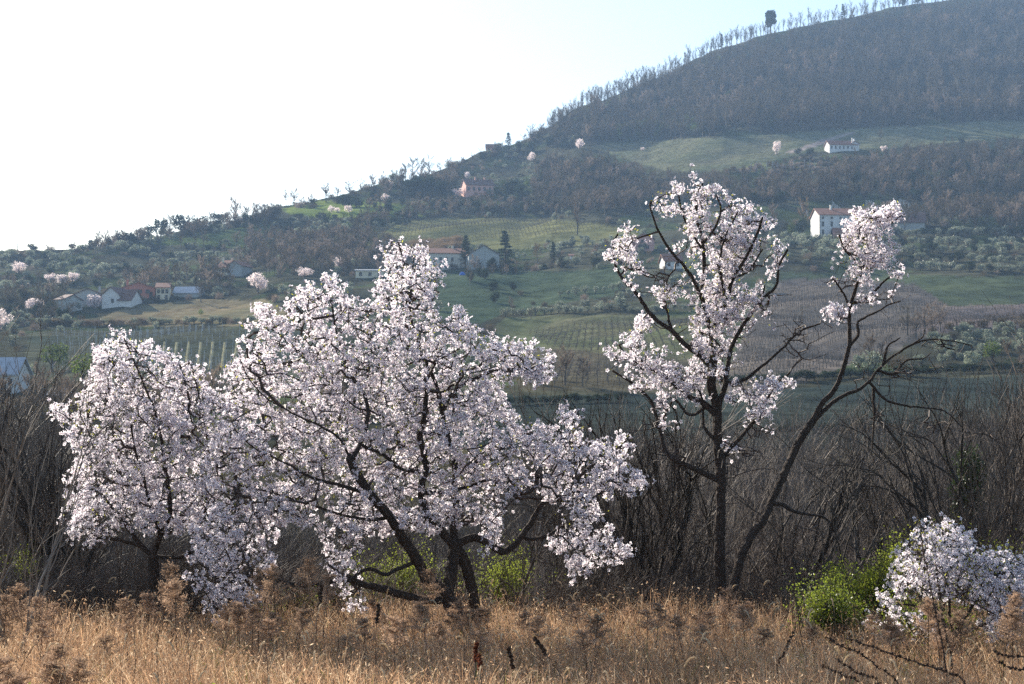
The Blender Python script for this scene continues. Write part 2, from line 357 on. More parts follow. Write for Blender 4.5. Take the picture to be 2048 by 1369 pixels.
# ------------------------------------------------------------------ distant plant shapes (10 m tall or so, scaled per copy)
def lobes(r, n, H0, H1, rad, lobe, shell=.55):
    """points clustered in lobes through a crown"""
    k = 14; c = rdir(r, k) * (r.uniform(.25, 1, k) ** .5)[:, None]; c = c * np.array([rad, rad, (H1 - H0) / 2]) * .72 + np.array([0, 0, (H0 + H1) / 2])
    i = r.integers(0, k, n); d = rdir(r, n) * (shell + (1 - shell) * r.uniform(0, 1, n))[:, None]
    return c[i] + d * lobe * r.uniform(.7, 1.15, k)[i][:, None]
def f_bare(seed, Ht=10, spread=.55, upright=.55, twigs=620, mat='far_twig', bark='far_bark', w=.10):
    r = np.random.default_rng(seed); b = MB(); top = Ht * .62
    pts = np.array([[0, 0, -1], [.1, 0, Ht * .2], [-.1 + r.normal() * .2, .1, Ht * .45], [r.normal() * .3, 0, Ht * .8]])
    V, Q, T = tube(pts, [.26, .2, .14, .04], 5); b.add(V, Q, m=0); b.add(V, T, m=0)
    A = []; B = []; ra = []; tips = []
    for k in range(16):
        z = Ht * r.uniform(.2, .8); a = r.uniform(0, 6.28); L = Ht * r.uniform(.22, .42) * (1.1 - z / Ht * .5)
        d = norm(np.array([math.cos(a) * spread * 2, math.sin(a) * spread * 2, upright + r.uniform(0, .5)]))
        p0 = np.array([0, 0, z]); p1 = p0 + d * L * .5 + r.normal(size=3) * .1; p2 = p1 + norm(d + [0, 0, .4]) * L * .55
        A += [p0, p1]; B += [p1, p2]; ra += [.09, .055]; tips += [(p0, p1), (p1, p2), (p1, p2)]
    V, Q = frustums(A, B, ra, np.array(ra) * .6, 3); b.add(V, Q, m=0)
    i = r.integers(0, len(tips), twigs); t = r.uniform(.2, 1.05, twigs)[:, None]
    A = np.array([tips[j][0] for j in i]); B = np.array([tips[j][1] for j in i]); p = A + (B - A) * t + r.normal(size=(twigs, 3)) * .12
    d = norm(norm(B - A) * .5 + rdir(r, twigs) * .85 + [0, 0, .35]); L = r.uniform(.5, 1.5, twigs)[:, None] * Ht / 10
    s, _ = frame(d); V = np.stack([p - s * w / 2, p + s * w / 2, p + d * L], 1).reshape(-1, 3)
    b.add(V, np.arange(3 * twigs).reshape(-1, 3), m=1)
    return b.me('bare_tree', [M[bark], M[mat]])
def f_leafy(seed, Ht=5, rad=2.4, n=700, size=.42, mat='far_olive', base=.9, lobe=.9, name='leafy_tree', trunk=.18, asp=.6):
    r = np.random.default_rng(seed); b = MB()
    V, Q, T = tube([[0, 0, -.8], [.1, 0, base], [0, .1, Ht * .7]], [trunk * 1.3, trunk, trunk * .3], 5); b.add(V, Q, m=0); b.add(V, T, m=0)
    for k in range(5):
        a = k * 1.3; V, Q = frustums([[0, 0, base * .8]], [[math.cos(a) * rad * .6, math.sin(a) * rad * .6, Ht * .65]], trunk * .5, .03, 3); b.add(V, Q, m=0)
    V, Q = leaves(r, lobes(r, n, base * .7, Ht, rad, lobe), size, asp); b.add(V, Q, m=1)
    return b.me(name, [M['far_bark'], M[mat]])
def f_conifer(seed, Ht=12, rad=4, n=4200, mat='far_dark', power=.8, skirt=1.2, name='conifer'):
    r = np.random.default_rng(seed); b = MB()
    V, Q, T = tube([[0, 0, -1], [0, 0, Ht * .5], [0, 0, Ht * .97]], [.3, .18, .03], 6); b.add(V, Q, m=0); b.add(V, T, m=0)
    tiers = 11; A = []; B = []; pts = []
    for t in range(tiers):
        z = skirt + (Ht - skirt) * (t / tiers) ** .95; R = rad * (1 - t / tiers) ** power * r.uniform(.8, 1.1)
        for q in range(7):
            a = r.uniform(0, 6.28); L = R * r.uniform(.65, 1.1); e = np.array([math.cos(a) * L, math.sin(a) * L, z + L * .05 + r.normal() * .15])
            A.append([0, 0, z]); B.append(e); m_ = max(4, int(n / tiers / 7)); s = r.uniform(.15, 1, m_) ** .7
            pts.append(np.array([0, 0, z]) + (e - np.array([0, 0, z])) * s[:, None] + r.normal(size=(m_, 3)) * np.array([.28, .28, .16]))
    V, Q = frustums(A, B, .06, .02, 3); b.add(V, Q, m=0)
    pts = np.concatenate(pts + [np.array([[0, 0, Ht * .93]]) + r.normal(size=(30, 3)) * [.12, .12, .5]])
    V, Q = leaves(r, pts, .5, .45); b.add(V, Q, m=1)
    return b.me(name, [M['far_bark'], M[mat]])
def f_column(seed, Ht=10, rad=.8, n=700, mat='far_dark', name='cypress'):
    r = np.random.default_rng(seed); b = MB()
    V, Q, T = tube([[0, 0, -1], [0, 0, Ht * .5], [0, 0, Ht * .9]], [.15, .1, .03], 5); b.add(V, Q, m=0); b.add(V, T, m=0)
    t = r.uniform(.04, 1, n); R = rad * np.sin(np.clip(t, 0, 1) ** .6 * math.pi) ** .6 * r.uniform(.5, 1.1, n) + .05; a = r.uniform(0, 6.28, n)
    V, Q = leaves(r, np.stack([R * np.cos(a), R * np.sin(a), t * Ht], -1), .5, .4, up=(0, 0, 1.2)); b.add(V, Q, m=1)
    return b.me(name, [M['far_bark'], M[mat]])
def f_oval(seed, Ht=12, rad=2.6):
    """bare tree with a tall oval crown of upright branches"""
    r = np.random.default_rng(seed); b = MB()
    V, Q, T = tube([[0, 0, -1], [0, 0, Ht * .25], [.1, 0, Ht * .6], [0, 0, Ht * .95]], [.3, .24, .14, .03], 6); b.add(V, Q, m=0); b.add(V, T, m=0)
    A = []; B = []
    for k in range(46):
        z0 = Ht * r.uniform(.22, .65); a = r.uniform(0, 6.28); t = r.uniform(.35, 1); z1 = min(z0 + Ht * r.uniform(.15, .4), Ht * .97)
        R = rad * math.sin(min(max((z1 / Ht - .2) / .82, 0.05), .97) * math.pi) ** .7 * t
        A.append([0, 0, z0]); B.append([R * math.cos(a), R * math.sin(a), z1])
    A = np.array(A); B = np.array(B); V, Q = frustums(A, B, .07, .03, 3); b.add(V, Q, m=0)
    i = r.integers(0, len(A), 1500); t = r.uniform(.3, 1.02, 1500)[:, None]; p = A[i] + (B[i] - A[i]) * t
    d = norm(norm(B - A)[i] + rdir(r, 1500) * .55 + [0, 0, .5]); s, _ = frame(d); L = r.uniform(.5, 1.3, 1500)[:, None]
    b.add(np.stack([p - s * .045, p + s * .045, p + d * L], 1).reshape(-1, 3), np.arange(4500).reshape(-1, 3), m=1)
    return b.me('oval_tree', [M['far_bark'], M['far_twig_grey']])
def f_brush(seed, mat='far_twig', n=520, Ht=3.5, rad=2.2):
    r = np.random.default_rng(seed); b = MB(); a = r.uniform(0, 6.28, n); q = r.uniform(0, 1, n) ** .6
    p = np.stack([np.cos(a) * q * rad * .7, np.sin(a) * q * rad * .7, r.uniform(-.3, Ht * .6, n)], -1)
    d = norm(np.stack([np.cos(a) * q * .7, np.sin(a) * q * .7, np.full(n, 1.0)], -1) + rdir(r, n) * .45); s, _ = frame(d)
    L = r.uniform(.5, 1.6, n)[:, None] * Ht / 3.5 * np.sqrt(1.15 - q[:, None] ** 2 * .8)
    b.add(np.stack([p - s * .05, p + s * .05, p + d * L], 1).reshape(-1, 3), np.arange(3 * n).reshape(-1, 3))
    return b.me('brush', [M[mat]])

S = {}
S['bare'] = [f_bare(100 + k) for k in range(5)]
S['ridge'] = [f_bare(120 + k, Ht=12, spread=.34, upright=1.0, twigs=380, w=.07) for k in range(5)]
S['grey'] = [f_bare(140 + k, mat='far_twig_grey', twigs=900, spread=.42) for k in range(3)]
S['russet'] = [f_bare(150 + k, mat='far_russet', twigs=1000, spread=.36) for k in range(2)]
S['olive'] = [f_leafy(200 + k, Ht=4.2, rad=2.3, n=650, lobe=.95) for k in range(4)]
S['dark'] = [f_leafy(210 + k, Ht=7, rad=3.2, n=1100, size=.55, mat='far_dark', lobe=1.4) for k in range(3)]
S['green'] = [f_leafy(220 + k, Ht=5, rad=2.6, n=650, size=.4, mat='far_green', lobe=1.0) for k in range(3)]
S['blossom'] = [f_leafy(230 + k, Ht=5, rad=2.7, n=1300, size=.30, mat='far_blossom', lobe=1.15, base=.5, asp=.8) for k in range(4)]
S['conifer'] = [f_conifer(240), f_conifer(241, power=.55, rad=4.6)]
S['slim_conifer'] = [f_conifer(243, rad=2.2)]
S['cypress'] = [f_column(250)]
S['oval'] = [f_oval(260)]
S['umbrella'] = [f_leafy(305, Ht=12, rad=3.9, n=4200, size=.7, mat='far_dark', base=3.6, lobe=1.7, trunk=.35)]
S['brush'] = [f_brush(270 + k) for k in range(3)]
S['brush_grey'] = [f_brush(280 + k, 'far_twig_grey') for k in range(2)]
S['brush_russet'] = [f_brush(290 + k, 'far_russet') for k in range(1)]
S['yellow'] = [f_leafy(300, Ht=2.5, rad=1.6, n=400, size=.25, mat='far_yellow', base=.4)]
HT = dict(bare=10, ridge=12, grey=10, russet=10, olive=4.2, dark=7, green=5, blossom=5, conifer=12, slim_conifer=12, cypress=10, oval=12, umbrella=12, brush=4, brush_grey=4, brush_russet=4, yellow=2.5)
NAME = dict(bare='bare_tree', ridge='bare_tree', grey='grey_bare_tree', russet='russet_tree', olive='olive_tree', dark='evergreen_tree', green='green_tree', blossom='flowering_tree',
            conifer='conifer_tree', slim_conifer='conifer_tree', cypress='cypress_tree', oval='bare_oval_tree', umbrella='umbrella_pine', brush='brush_shrub', brush_grey='brush_shrub', brush_russet='brush_shrub', yellow='yellow_shrub')
FIRST = {}
_SPLIT = {}
def split(me):
    """trunk and crown meshes of a joined tree mesh"""
    if me.name not in _SPLIT:
        n = len(me.vertices); V = np.zeros(n * 3); me.vertices.foreach_get('co', V); V = V.reshape(-1, 3); res = []
        for m in (0, 1):
            F3 = [tuple(p.vertices) for p in me.polygons if p.material_index == m]; ids = sorted({i for f in F3 for i in f}); mp = {a: b for b, a in enumerate(ids)}
            t = bpy.data.meshes.new('trunk' if m == 0 else 'crown'); t.from_pydata([tuple(V[i]) for i in ids], [], [[mp[i] for i in f] for f in F3])
            t.materials.append(me.materials[m]); res.append(t)
        _SPLIT[me.name] = res
    return _SPLIT[me.name]
def far(kind, u, v, hpx, label, group=None, wide=1.0, cat=None, D=None):
    """a distant plant standing at photo pixel (u, v), hpx photo pixels tall"""
    if D is None: p, mpp = place(u, v)
    else:
        q = P(u, v, D); p = np.array([q[0], D, float(H(q[0], D))]); mpp = D / F
    me = S[kind][random.randrange(len(S[kind]))]; s = hpx * mpp / HT[kind]
    if group is None and 'brush' not in kind and len(me.materials) > 1:
        e = bpy.data.objects.new(NAME[kind], None); COL.objects.link(e); e.location = tuple(p); e.rotation_euler = (0, 0, random.uniform(0, 6.28))
        e.scale = (s * wide, s * wide, s); e['label'] = label; e['category'] = cat or ('shrub' if kind == 'yellow' else 'tree')
        for nm, part in zip(('trunk', 'crown'), split(me)): obj(nm, part, e)
        return e
    o = obj(NAME[kind], me, loc=p, rz=random.uniform(0, 6.28), sc=(s * wide, s * wide, s), label=label,
            cat=cat or ('shrub' if 'brush' in kind or kind == 'yellow' else 'tree'), group=group)
    FIRST.setdefault((kind, me.name), o); return o
def scatter(name, kinds, pts, scl, label, cat):
    """a far-off wood read as one mass: copies of trees that stand in the scene, spread by geometry nodes"""
    srcs = [o for (k, _), o in FIRST.items() if k in kinds]; n = len(pts)
    me = bpy.data.meshes.new(name); me.from_pydata([tuple(p) for p in pts], [], [])
    me.attributes.new('turn', 'FLOAT', 'POINT').data.foreach_set('value', RNG.uniform(0, 6.28, n).astype(np.float32))
    me.attributes.new('size', 'FLOAT', 'POINT').data.foreach_set('value', np.asarray(scl, np.float32))
    me.attributes.new('which', 'INT', 'POINT').data.foreach_set('value', RNG.integers(0, len(srcs), n).astype(np.int32))
    o = obj(name, me, label=label, cat=cat, kind='stuff')
    ng = bpy.data.node_groups.new(name, 'GeometryNodeTree')
    ng.interface.new_socket('Geometry', in_out='INPUT', socket_type='NodeSocketGeometry')
    ng.interface.new_socket('Geometry', in_out='OUTPUT', socket_type='NodeSocketGeometry')
    N = ng.nodes; L = ng.links; gi = N.new('NodeGroupInput'); go = N.new('NodeGroupOutput'); jn = N.new('GeometryNodeJoinGeometry')
    def named(a, t):
        x = N.new('GeometryNodeInputNamedAttribute'); x.data_type = t; x.inputs['Name'].default_value = a; return x.outputs['Attribute']
    rot = N.new('ShaderNodeCombineXYZ'); L.new(named('turn', 'FLOAT'), rot.inputs[2]); wh = named('which', 'INT'); sz = named('size', 'FLOAT')
    for i, s in enumerate(srcs):
        oi = N.new('GeometryNodeObjectInfo'); oi.inputs['Object'].default_value = s; oi.inputs['As Instance'].default_value = True
        cm = N.new('FunctionNodeCompare'); cm.data_type = 'INT'; cm.operation = 'EQUAL'; L.new(wh, cm.inputs[2]); cm.inputs[3].default_value = i
        ip = N.new('GeometryNodeInstanceOnPoints'); L.new(gi.outputs[0], ip.inputs['Points']); L.new(cm.outputs[0], ip.inputs['Selection'])
        L.new(oi.outputs['Geometry'], ip.inputs['Instance']); L.new(rot.outputs[0], ip.inputs['Rotation']); L.new(sz, ip.inputs['Scale'])
        L.new(ip.outputs[0], jn.inputs[0])
    L.new(jn.outputs[0], go.inputs[0]); md = o.modifiers.new('spread', 'NODES'); md.node_group = ng
    return o
def sample_poly(poly, n, r=RNG, dmin=152, avoid=False):
    """n ground points, even in the world, whose picture position lies in the outline"""
    pu = [p[0] for p in poly]; out = []
    while sum(len(a) for a in out) < n:
        u = r.uniform(min(pu), max(pu), 6000); D = np.sqrt(r.uniform(dmin ** 2, 1500 ** 2, 6000)); keep = D < dridge(u) * .965
        u, D = u[keep], D[keep]; x = (u - 1024) / F * D; z = H(x, D); a, b = proj(np.stack([x, D, z], -1))
        k = in_poly(a, b, poly)
        if avoid:
            for f in FIELDS: k &= ~in_poly(a, b, f[2])
        out.append(np.stack([x[k], D[k], z[k]], -1))
    return np.concatenate(out)[:n]

# ------------------------------------------------------------------ the air
hb = MB(); V, Q = box(-1700, 1700, -120, 2300, -15.5, 640); hb.add(V, Q)
hz, hnt, hout = new_mat('air_haze'); pv = hnt.nodes.new('ShaderNodeVolumePrincipled')
pv.inputs['Color'].default_value = (0.44, 0.66, 0.98, 1); pv.inputs['Density'].default_value = 0.00017; pv.inputs['Anisotropy'].default_value = 0.0
hnt.links.new(pv.outputs[0], hout.inputs['Volume'])
obj('haze', hb.me('haze', [hz]), kind='stuff', label='thin bluish haze filling the valley')

# ------------------------------------------------------------------ houses
def gable_wall(w, d, h, rise, along, base=4.0):
    """closed house body with gables; along='x' ridge parallel to the front"""
    V = [(-w/2, 0, -base), (w/2, 0, -base), (w/2, d, -base), (-w/2, d, -base), (-w/2, 0, h), (w/2, 0, h), (w/2, d, h), (-w/2, d, h)]
    if along == 'x': V += [(-w/2, d/2, h + rise), (w/2, d/2, h + rise)]; T = [(4, 8, 7), (5, 6, 9)]; Q = [(4, 5, 9, 8), (6, 7, 8, 9)]
    else: V += [(0, 0, h + rise), (0, d, h + rise)]; T = [(4, 5, 8), (6, 7, 9)]; Q = [(5, 6, 9, 8), (7, 4, 8, 9)]
    Q += [(0, 1, 5, 4), (1, 2, 6, 5), (2, 3, 7, 6), (3, 0, 4, 7)]
    return V, Q, T
def house(label, cat, u, v, wpx, hpx, dm=8.0, rise=.25, along='x', yaw=0, wall='white_render', roof='roof_tile', windows=(), door=None,
          chim=(), wing=None, name='farmhouse', D=None, gutters=False):
    if D is None: p, mpp = place(u, v)
    else:
        q = P(u, v, D); p = np.array([q[0], D, float(H(q[0], D))]); mpp = D / F
    w, h = wpx * mpp, hpx * mpp; rs = (w if along == 'y' else dm) * rise
    e = bpy.data.objects.new(name, None); COL.objects.link(e); e.location = tuple(p); e.rotation_euler = (0, 0, math.radians(yaw))
    e['label'] = label; e['category'] = cat
    def body(cx, cy, w, d, h, rs, along, wallm):
        b = MB(); V, Q, T = gable_wall(w, d, h, rs, along); V = np.array(V) + [cx, cy, 0]; b.add(V, Q); b.add(V, T)
        obj('wall', b.me('wall', [M[wallm]]), e)
        ov = .45; t = .22; b = MB()
        if along == 'x':
            k = rs / (d / 2); sl = [[(-w/2-ov, -ov, h - k*ov), (w/2+ov, -ov, h - k*ov), (w/2+ov, d/2, h+rs), (-w/2-ov, d/2, h+rs)],
                                    [(w/2+ov, d+ov, h - k*ov), (-w/2-ov, d+ov, h - k*ov), (-w/2-ov, d/2, h+rs), (w/2+ov, d/2, h+rs)]]
        else:
            k = rs / (w / 2); sl = [[(-w/2-ov, -ov, h - k*ov), (0, -ov, h+rs), (0, d+ov, h+rs), (-w/2-ov, d+ov, h - k*ov)],
                                    [(0, -ov, h+rs), (w/2+ov, -ov, h - k*ov), (w/2+ov, d+ov, h - k*ov), (0, d+ov, h+rs)]]
        for s_ in sl:
            s_ = np.array(s_) + [cx, cy, .03]; V = np.concatenate([s_, s_ + [0, 0, t]])
            b.add(V, [[3, 2, 1, 0], [4, 5, 6, 7], [0, 1, 5, 4], [1, 2, 6, 5], [2, 3, 7, 6], [3, 0, 4, 7]])
        return obj('roof', b.me('roof', [M[roof]]), e)
    rf = body(0, 0, w, dm, h, rs, along, wall)
    if wing: # (offset, width fraction, height fraction, depth, along, wall)
        ox, fw, fh, fd, al, wm = wing
        body(ox * w, .4 if ox < .5 else .0, fw * w, fd, fh * h, (fw * w if al == 'y' else fd) * rise, al, wm)
    for (cx, cy) in chim:
        b = MB(); zz = h + rs * .5; V, Q = box(cx * w - .35, cx * w + .35, cy * dm - .35, cy * dm + .35, zz - .8, h + rs + 1.1); b.add(V, Q)
        V, Q = box(cx * w - .48, cx * w + .48, cy * dm - .48, cy * dm + .48, h + rs + 1.1, h + rs + 1.25); b.add(V, Q)
        obj('chimney', b.me('chimney', [M[wall]]), rf)
    for (wx, wz, ww, wh) in windows:
        X, Z, a, c = wx * w, wz * h, ww * w / 2, wh * h / 2; b = MB()
        for (x0, x1, z0, z1) in ((-a-.12, a+.12, c, c+.12), (-a-.12, a+.12, -c-.14, -c), (-a-.12, -a, -c, c), (a, a+.12, -c, c)):
            V, Q = box(X + x0, X + x1, -.09, .02, Z + z0, Z + z1); b.add(V, Q)
        wf = obj('window', b.me('window', [M['shutter']]), e)
        b = MB(); V, Q = box(X - a, X + a, -.035, .01, Z - c, Z + c); b.add(V, Q); obj('pane', b.me('pane', [M['window_glass']]), wf)
    if door:
        b = MB(); V, Q = box(door * w - .6, door * w + .6, -.07, .01, -.2, 2.2); b.add(V, Q); obj('door', b.me('door', [M['shutter']]), e)
    if gutters:
        for gx_ in (-w/2 + .15, w*.0):
            b = MB(); V, Q, T = tube([[gx_, -.12, -1], [gx_, -.12, h * .5], [gx_, -.12, h]], .08, 5); b.add(V, Q); obj('drainpipe', b.me('drainpipe', [M['shutter']]), e)
    return e
def row(n, x0, x1, z, w, h): return [(x, z, w, h) for x in np.linspace(x0, x1, n)]
house('white rendered farmhouse with lean-to wing beside the blossoming tree, lower left', 'house', 221, 617, 38, 26, 9, .42, 'y', -14, 'white_render', 'dark_roof',
      [(.12, .55, .11, .26)], wing=(.82, .72, .62, 8, 'x', 'white_render'))
house('grey gabled barn left of the white farmhouse, behind a blossoming tree', 'barn', 176, 614, 56, 24, 10, .22, 'y', 8, 'grey_render', 'dark_roof', [(.15, .7, .08, .2)], name='barn', chim=[(.35, .5)])
house('salmon red house with three dark windows in its gable side', 'house', 277, 598, 64, 21, 9, .16, 'y', 6, 'salmon_render', 'roof_tile', row(3, -.18, .28, .66, .1, .28), chim=[(-.38, .4)], door=.38)
house('small cream yellow house with three windows joined right of the salmon house', 'house', 325, 600, 25, 24, 8, .2, 'x', 6, 'cream_render', 'roof_tile', row(3, -.32, .34, .68, .17, .28) + row(2, -.3, .3, .2, .17, .3))
house('low shed with a blue grey roof right of the yellow house', 'shed', 372, 596, 50, 9, 7, .3, 'x', -4, 'grey_render', 'pale_metal', name='shed')
house('white house with red roof and chimneys on the slope, left of the round flowering tree', 'house', 446, 552, 24, 17, 9, .3, 'x', -18, 'cream_render', 'roof_tile', row(3, -.3, .3, .6, .13, .35), chim=[(-.3, .3), (.2, .6)],
      wing=(1.05, 1.3, 1.15, 9, 'y', 'grey_render'))
house('pink farmhouse under the cedars in the middle of the slope', 'house', 960, 392, 58, 22, 11, .3, 'x', 14, 'pink_render', 'dark_roof', row(5, -.4, .35, .62, .06, .28), chim=[(-.1, .4), (.25, .5)])
house('long grey white villa with a row of four windows beside the dark conifers', 'villa', 893, 540, 72, 33, 10, .2, 'x', 5, 'beige_render', 'roof_tile', row(4, -.33, .16, .62, .05, .22) + row(4, -.33, .16, .18, .05, .2), name='villa', chim=[(.2, .5)])
house('grey gabled barn between the two big dark conifers', 'barn', 968, 540, 62, 30, 14, .3, 'y', 10, 'grey_render', 'dark_roof', name='barn')
far('grey', 950, 546, 40, 'pale bare tree in front of the grey barn'); far('dark', 985, 546, 34, 'dark round tree at the right corner of the grey barn')
house('pink and cream house with tall gable behind the left arm of the tall almond tree', 'house', 1288, 503, 36, 26, 9, .22, 'y', -8, 'pink_render', 'roof_tile', [(-.1, .75, .12, .18), (-.25, .3, .12, .2), (.2, .3, .12, .2)], wing=(-.75, .5, .75, 7, 'x', 'salmon_render'))
house('small pale cottage with reddish roof behind the tall almond tree', 'cottage', 1347, 538, 36, 16, 7, .3, 'x', 8, 'white_render', 'roof_tile', row(2, -.25, .25, .55, .1, .35), name='cottage')
house('three-storey white villa with round attic windows behind the leaning almond crown', 'villa', 1690, 474, 104, 44, 13, .22, 'x', 4, 'white_render', 'roof_tile',
      row(6, -.43, .43, .86, .028, .075) + row(6, -.43, .43, .58, .028, .19) + row(6, -.43, .43, .2, .028, .19), name='villa', chim=[(-.2, .4)], gutters=True)
house('small porch annexe at the foot of the three-storey villa', 'annexe', 1690, 476, 40, 12, 5, .3, 'x', 4, 'pink_render', 'roof_tile', name='annexe', D=None)
house('long white farmhouse with two chimneys on the upper green field', 'farmhouse', 1687, 303, 58, 13, 9, .28, 'x', 6, 'white_render', 'roof_tile', row(6, -.42, .3, .55, .035, .35), chim=[(.36, .2), (.48, .5)],
      wing=(.42, .3, 1.15, 10, 'y', 'white_render'))
house('dark roofed barn right of the three-storey villa', 'barn', 1822, 462, 54, 16, 12, .35, 'x', -12, 'grey_render', 'dark_roof', name='barn')
house('low outbuilding with a pale flat roof left of the big almond top', 'outbuilding', 745, 556, 68, 14, 8, .06, 'x', 0, 'cream_render', 'pale_metal', row(3, -.35, .2, .5, .07, .4), name='outbuilding')
house('pinkish house on the skyline left of the cypress', 'house', 982, 306, 20, 11, 8, .3, 'x', 0, 'pink_render', 'roof_tile', row(2, -.2, .2, .6, .12, .35))
house('bluish white house low at the left edge behind bare branches', 'house', 6, 790, 48, 40, 8, .3, 'x', 0, 'white_render', 'pale_metal', row(2, -.1, .3, .6, .1, .25))
house('small blue white shed low at the left behind bare branches', 'shed', 118, 806, 36, 14, 4, .2, 'x', 0, 'white_render', 'pale_metal', name='shed')
house('narrow white gable end of a hidden outbuilding at the left', 'outbuilding', 118, 630, 22, 30, 8, .2, 'x', -35, 'grey_render', 'dark_roof', name='outbuilding')
house('tiny white hut beside the trees right of the dark conifers', 'hut', 1143, 519, 6, 7, 2, .2, 'x', 0, 'white_render', 'roof_tile', name='hut')
# blue tarpaulin heap with a white bag
p, mpp = place(925, 551); r = np.random.default_rng(5)
th = np.linspace(0, 2 * math.pi, 12, endpoint=False)
b = MB(); rings = [(1.0, 0), (.95, .5), (.7, .85), (.3, 1.0)]; V = []
for k, (a, z) in enumerate(rings): V += [(a * (1 + .1 * r.normal()) * math.cos(t) * 1.3, a * math.sin(t), z * 1.3) for t in th]
V.append((0, 0, 1.35)); i = np.arange(12); j = (i + 1) % 12
for k in range(3): b.add(V, np.stack([k*12+i, k*12+j, (k+1)*12+j, (k+1)*12+i], -1))
b.add(V, np.stack([36+i, 36+j, np.full(12, 48)], -1))
obj('tarpaulin', b.me('tarpaulin', [M['blue_cloth']]), loc=p, label='bright blue tarpaulin heap below the long villa', cat='tarpaulin', sc=mpp * 5)
def pole(u, v, hpx, label, cat, name, r0=.09, arms=()):
    p, mpp = place(u, v); h = hpx * mpp
    e = bpy.data.objects.new(name, None); COL.objects.link(e); e.location = tuple(p); e['label'] = label; e['category'] = cat
    b = MB(); V, Q, T = tube([[0, 0, -.5], [0, 0, h * .5], [0, 0, h]], [r0 * 1.3, r0, r0 * .7], 6); b.add(V, Q); b.add(V, T); obj('post', b.me('post', [M['post']]), e)
    for (z, L) in arms:
        b = MB(); V, Q = box(-L / 2, L / 2, -.05, .05, z * h, z * h + .12); b.add(V, Q); obj('crossarm', b.me('crossarm', [M['post']]), e)
pole(35, 508, 22, 'thin lattice aerial mast on the left skyline', 'mast', 'aerial_mast', .22, [(.8, 2.2), (.6, 1.4)])

# ------------------------------------------------------------------ vineyards
def vines(name, label, poly, ang, spacing, step, h=1.2, w=.07, post=0):
    pu = np.array([q[0] for q in poly], float); cen, _ = place(float(pu.mean()), float(np.mean([q[1] for q in poly])))
    a = math.radians(ang); d = np.array([math.cos(a), math.sin(a)]); nrm = np.array([-d[1], d[0]]); R = 150
    i, j = np.meshgrid(np.arange(-R, R, spacing), np.arange(-R, R, step), indexing='ij')
    X = cen[0] + d[0] * j + nrm[0] * i + RNG.normal(size=i.shape) * .08; Y = cen[1] + d[1] * j + nrm[1] * i + RNG.normal(size=i.shape) * .08
    X, Y = X.ravel(), Y.ravel(); k = Y > 152; X, Y = X[k], Y[k]; Z = H(X, Y); a_, b_ = proj(np.stack([X, Y, Z], -1)); k = in_poly(a_, b_, poly)
    p = np.stack([X, Y, Z], -1)[k]; N = len(p)
    if N == 0: return
    up = np.array([0, 0, 1.0]); hh = h * RNG.uniform(.75, 1.1, N)[:, None]; D3 = np.array([d[0], d[1], 0])
    b = MB(); top = p + up * hh * .6
    V, Q = frustums(p - up * .2, top, w, w * .6, 3); b.add(V, Q)
    for sg in (-1, 1):
        e = top + D3 * sg * step * .5 + up * RNG.uniform(-.1, .25, N)[:, None]; V, Q = frustums(top, e, w * .55, w * .3, 3); b.add(V, Q)
        f = (top + e) / 2; V, Q = frustums(f, f + up * hh * .5 + RNG.normal(size=(N, 3)) * .1, w * .35, w * .15, 3); b.add(V, Q)
    if post:
        s = p[::post]; V, Q = frustums(s, s + up * h * 1.5, w * 1.1, w, 4); b.add(V, Q, m=1)
    obj(name, b.me(name, [M['vine'], M['post']]), label=label, cat='vines', kind='stuff')
fp = {n + str(i): f[2] for i, f in enumerate(FIELDS) for n in [f[0]]}
vines('vine_rows', 'rows of bare vines running across the middle yellow green slope', [(760, 480), (810, 448), (900, 440), (1060, 439), (1180, 450), (1220, 462), (1100, 474), (880, 486), (770, 492)], 2, 6.5, 1.6, 1.5, .12)
vines('vine_rows', 'rows of bare vines on the green field right of the big almond tree', [(1050, 665), (1240, 632), (1480, 650), (1470, 735), (1300, 710), (1100, 698)], -3, 3.6, 1.5, 1.2, .07)
vines('vine_rows', 'rows of bare vines on the brownish strip below the green vineyard', [(1100, 706), (1300, 716), (1460, 745), (1410, 785), (1100, 775)], -3, 3.2, 1.5, 1.2, .07)
vines('vine_rows', 'slanting rows of bare vines on the right grey brown field', [(1570, 565), (1700, 560), (1825, 574), (1890, 612), (1840, 676), (1700, 725), (1530, 790), (1460, 770), (1510, 640)], 58, 3.2, 1.3, 1.3, .09)
vines('vine_rows', 'rows of bare vines on the mauve field at the right edge', [(1900, 616), (2100, 612), (2100, 650), (1830, 664)], 50, 3.2, 1.6, 1.3, .09)
vines('vine_rows', 'rows of bare vines behind the left almond tree', [(100, 670), (480, 660), (600, 662), (600, 750), (100, 750)], 84, 4.2, 1.4, 1.3, .06, 4)
vines('vine_rows', 'rows of bare vines below the upper white farmhouse', [(1500, 331), (1636, 329), (1640, 343), (1500, 345)], 80, 2.6, 1.6, 1.6, .12, 5)
vines('vine_rows', 'rows of bare vines on the long green field under the wooded hill', [(1190, 294), (1400, 281), (1600, 272), (1540, 315), (1480, 330), (1340, 338), (1240, 316)], 4, 7, 2.2, 1.4, .1)
vines('vine_rows', 'rows of bare vines on the small brown plot left of the pink farmhouse', [(900, 335), (1000, 315), (1040, 320), (1010, 352), (910, 350)], 70, 4, 2, 1.4, .1)
vines('vineyard_posts', 'vine rows with pale posts on the slope above the three-storey villa', [(1560, 414), (1840, 408), (1840, 436), (1560, 436)], 86, 14, 3.0, 1.5, .12, 1)
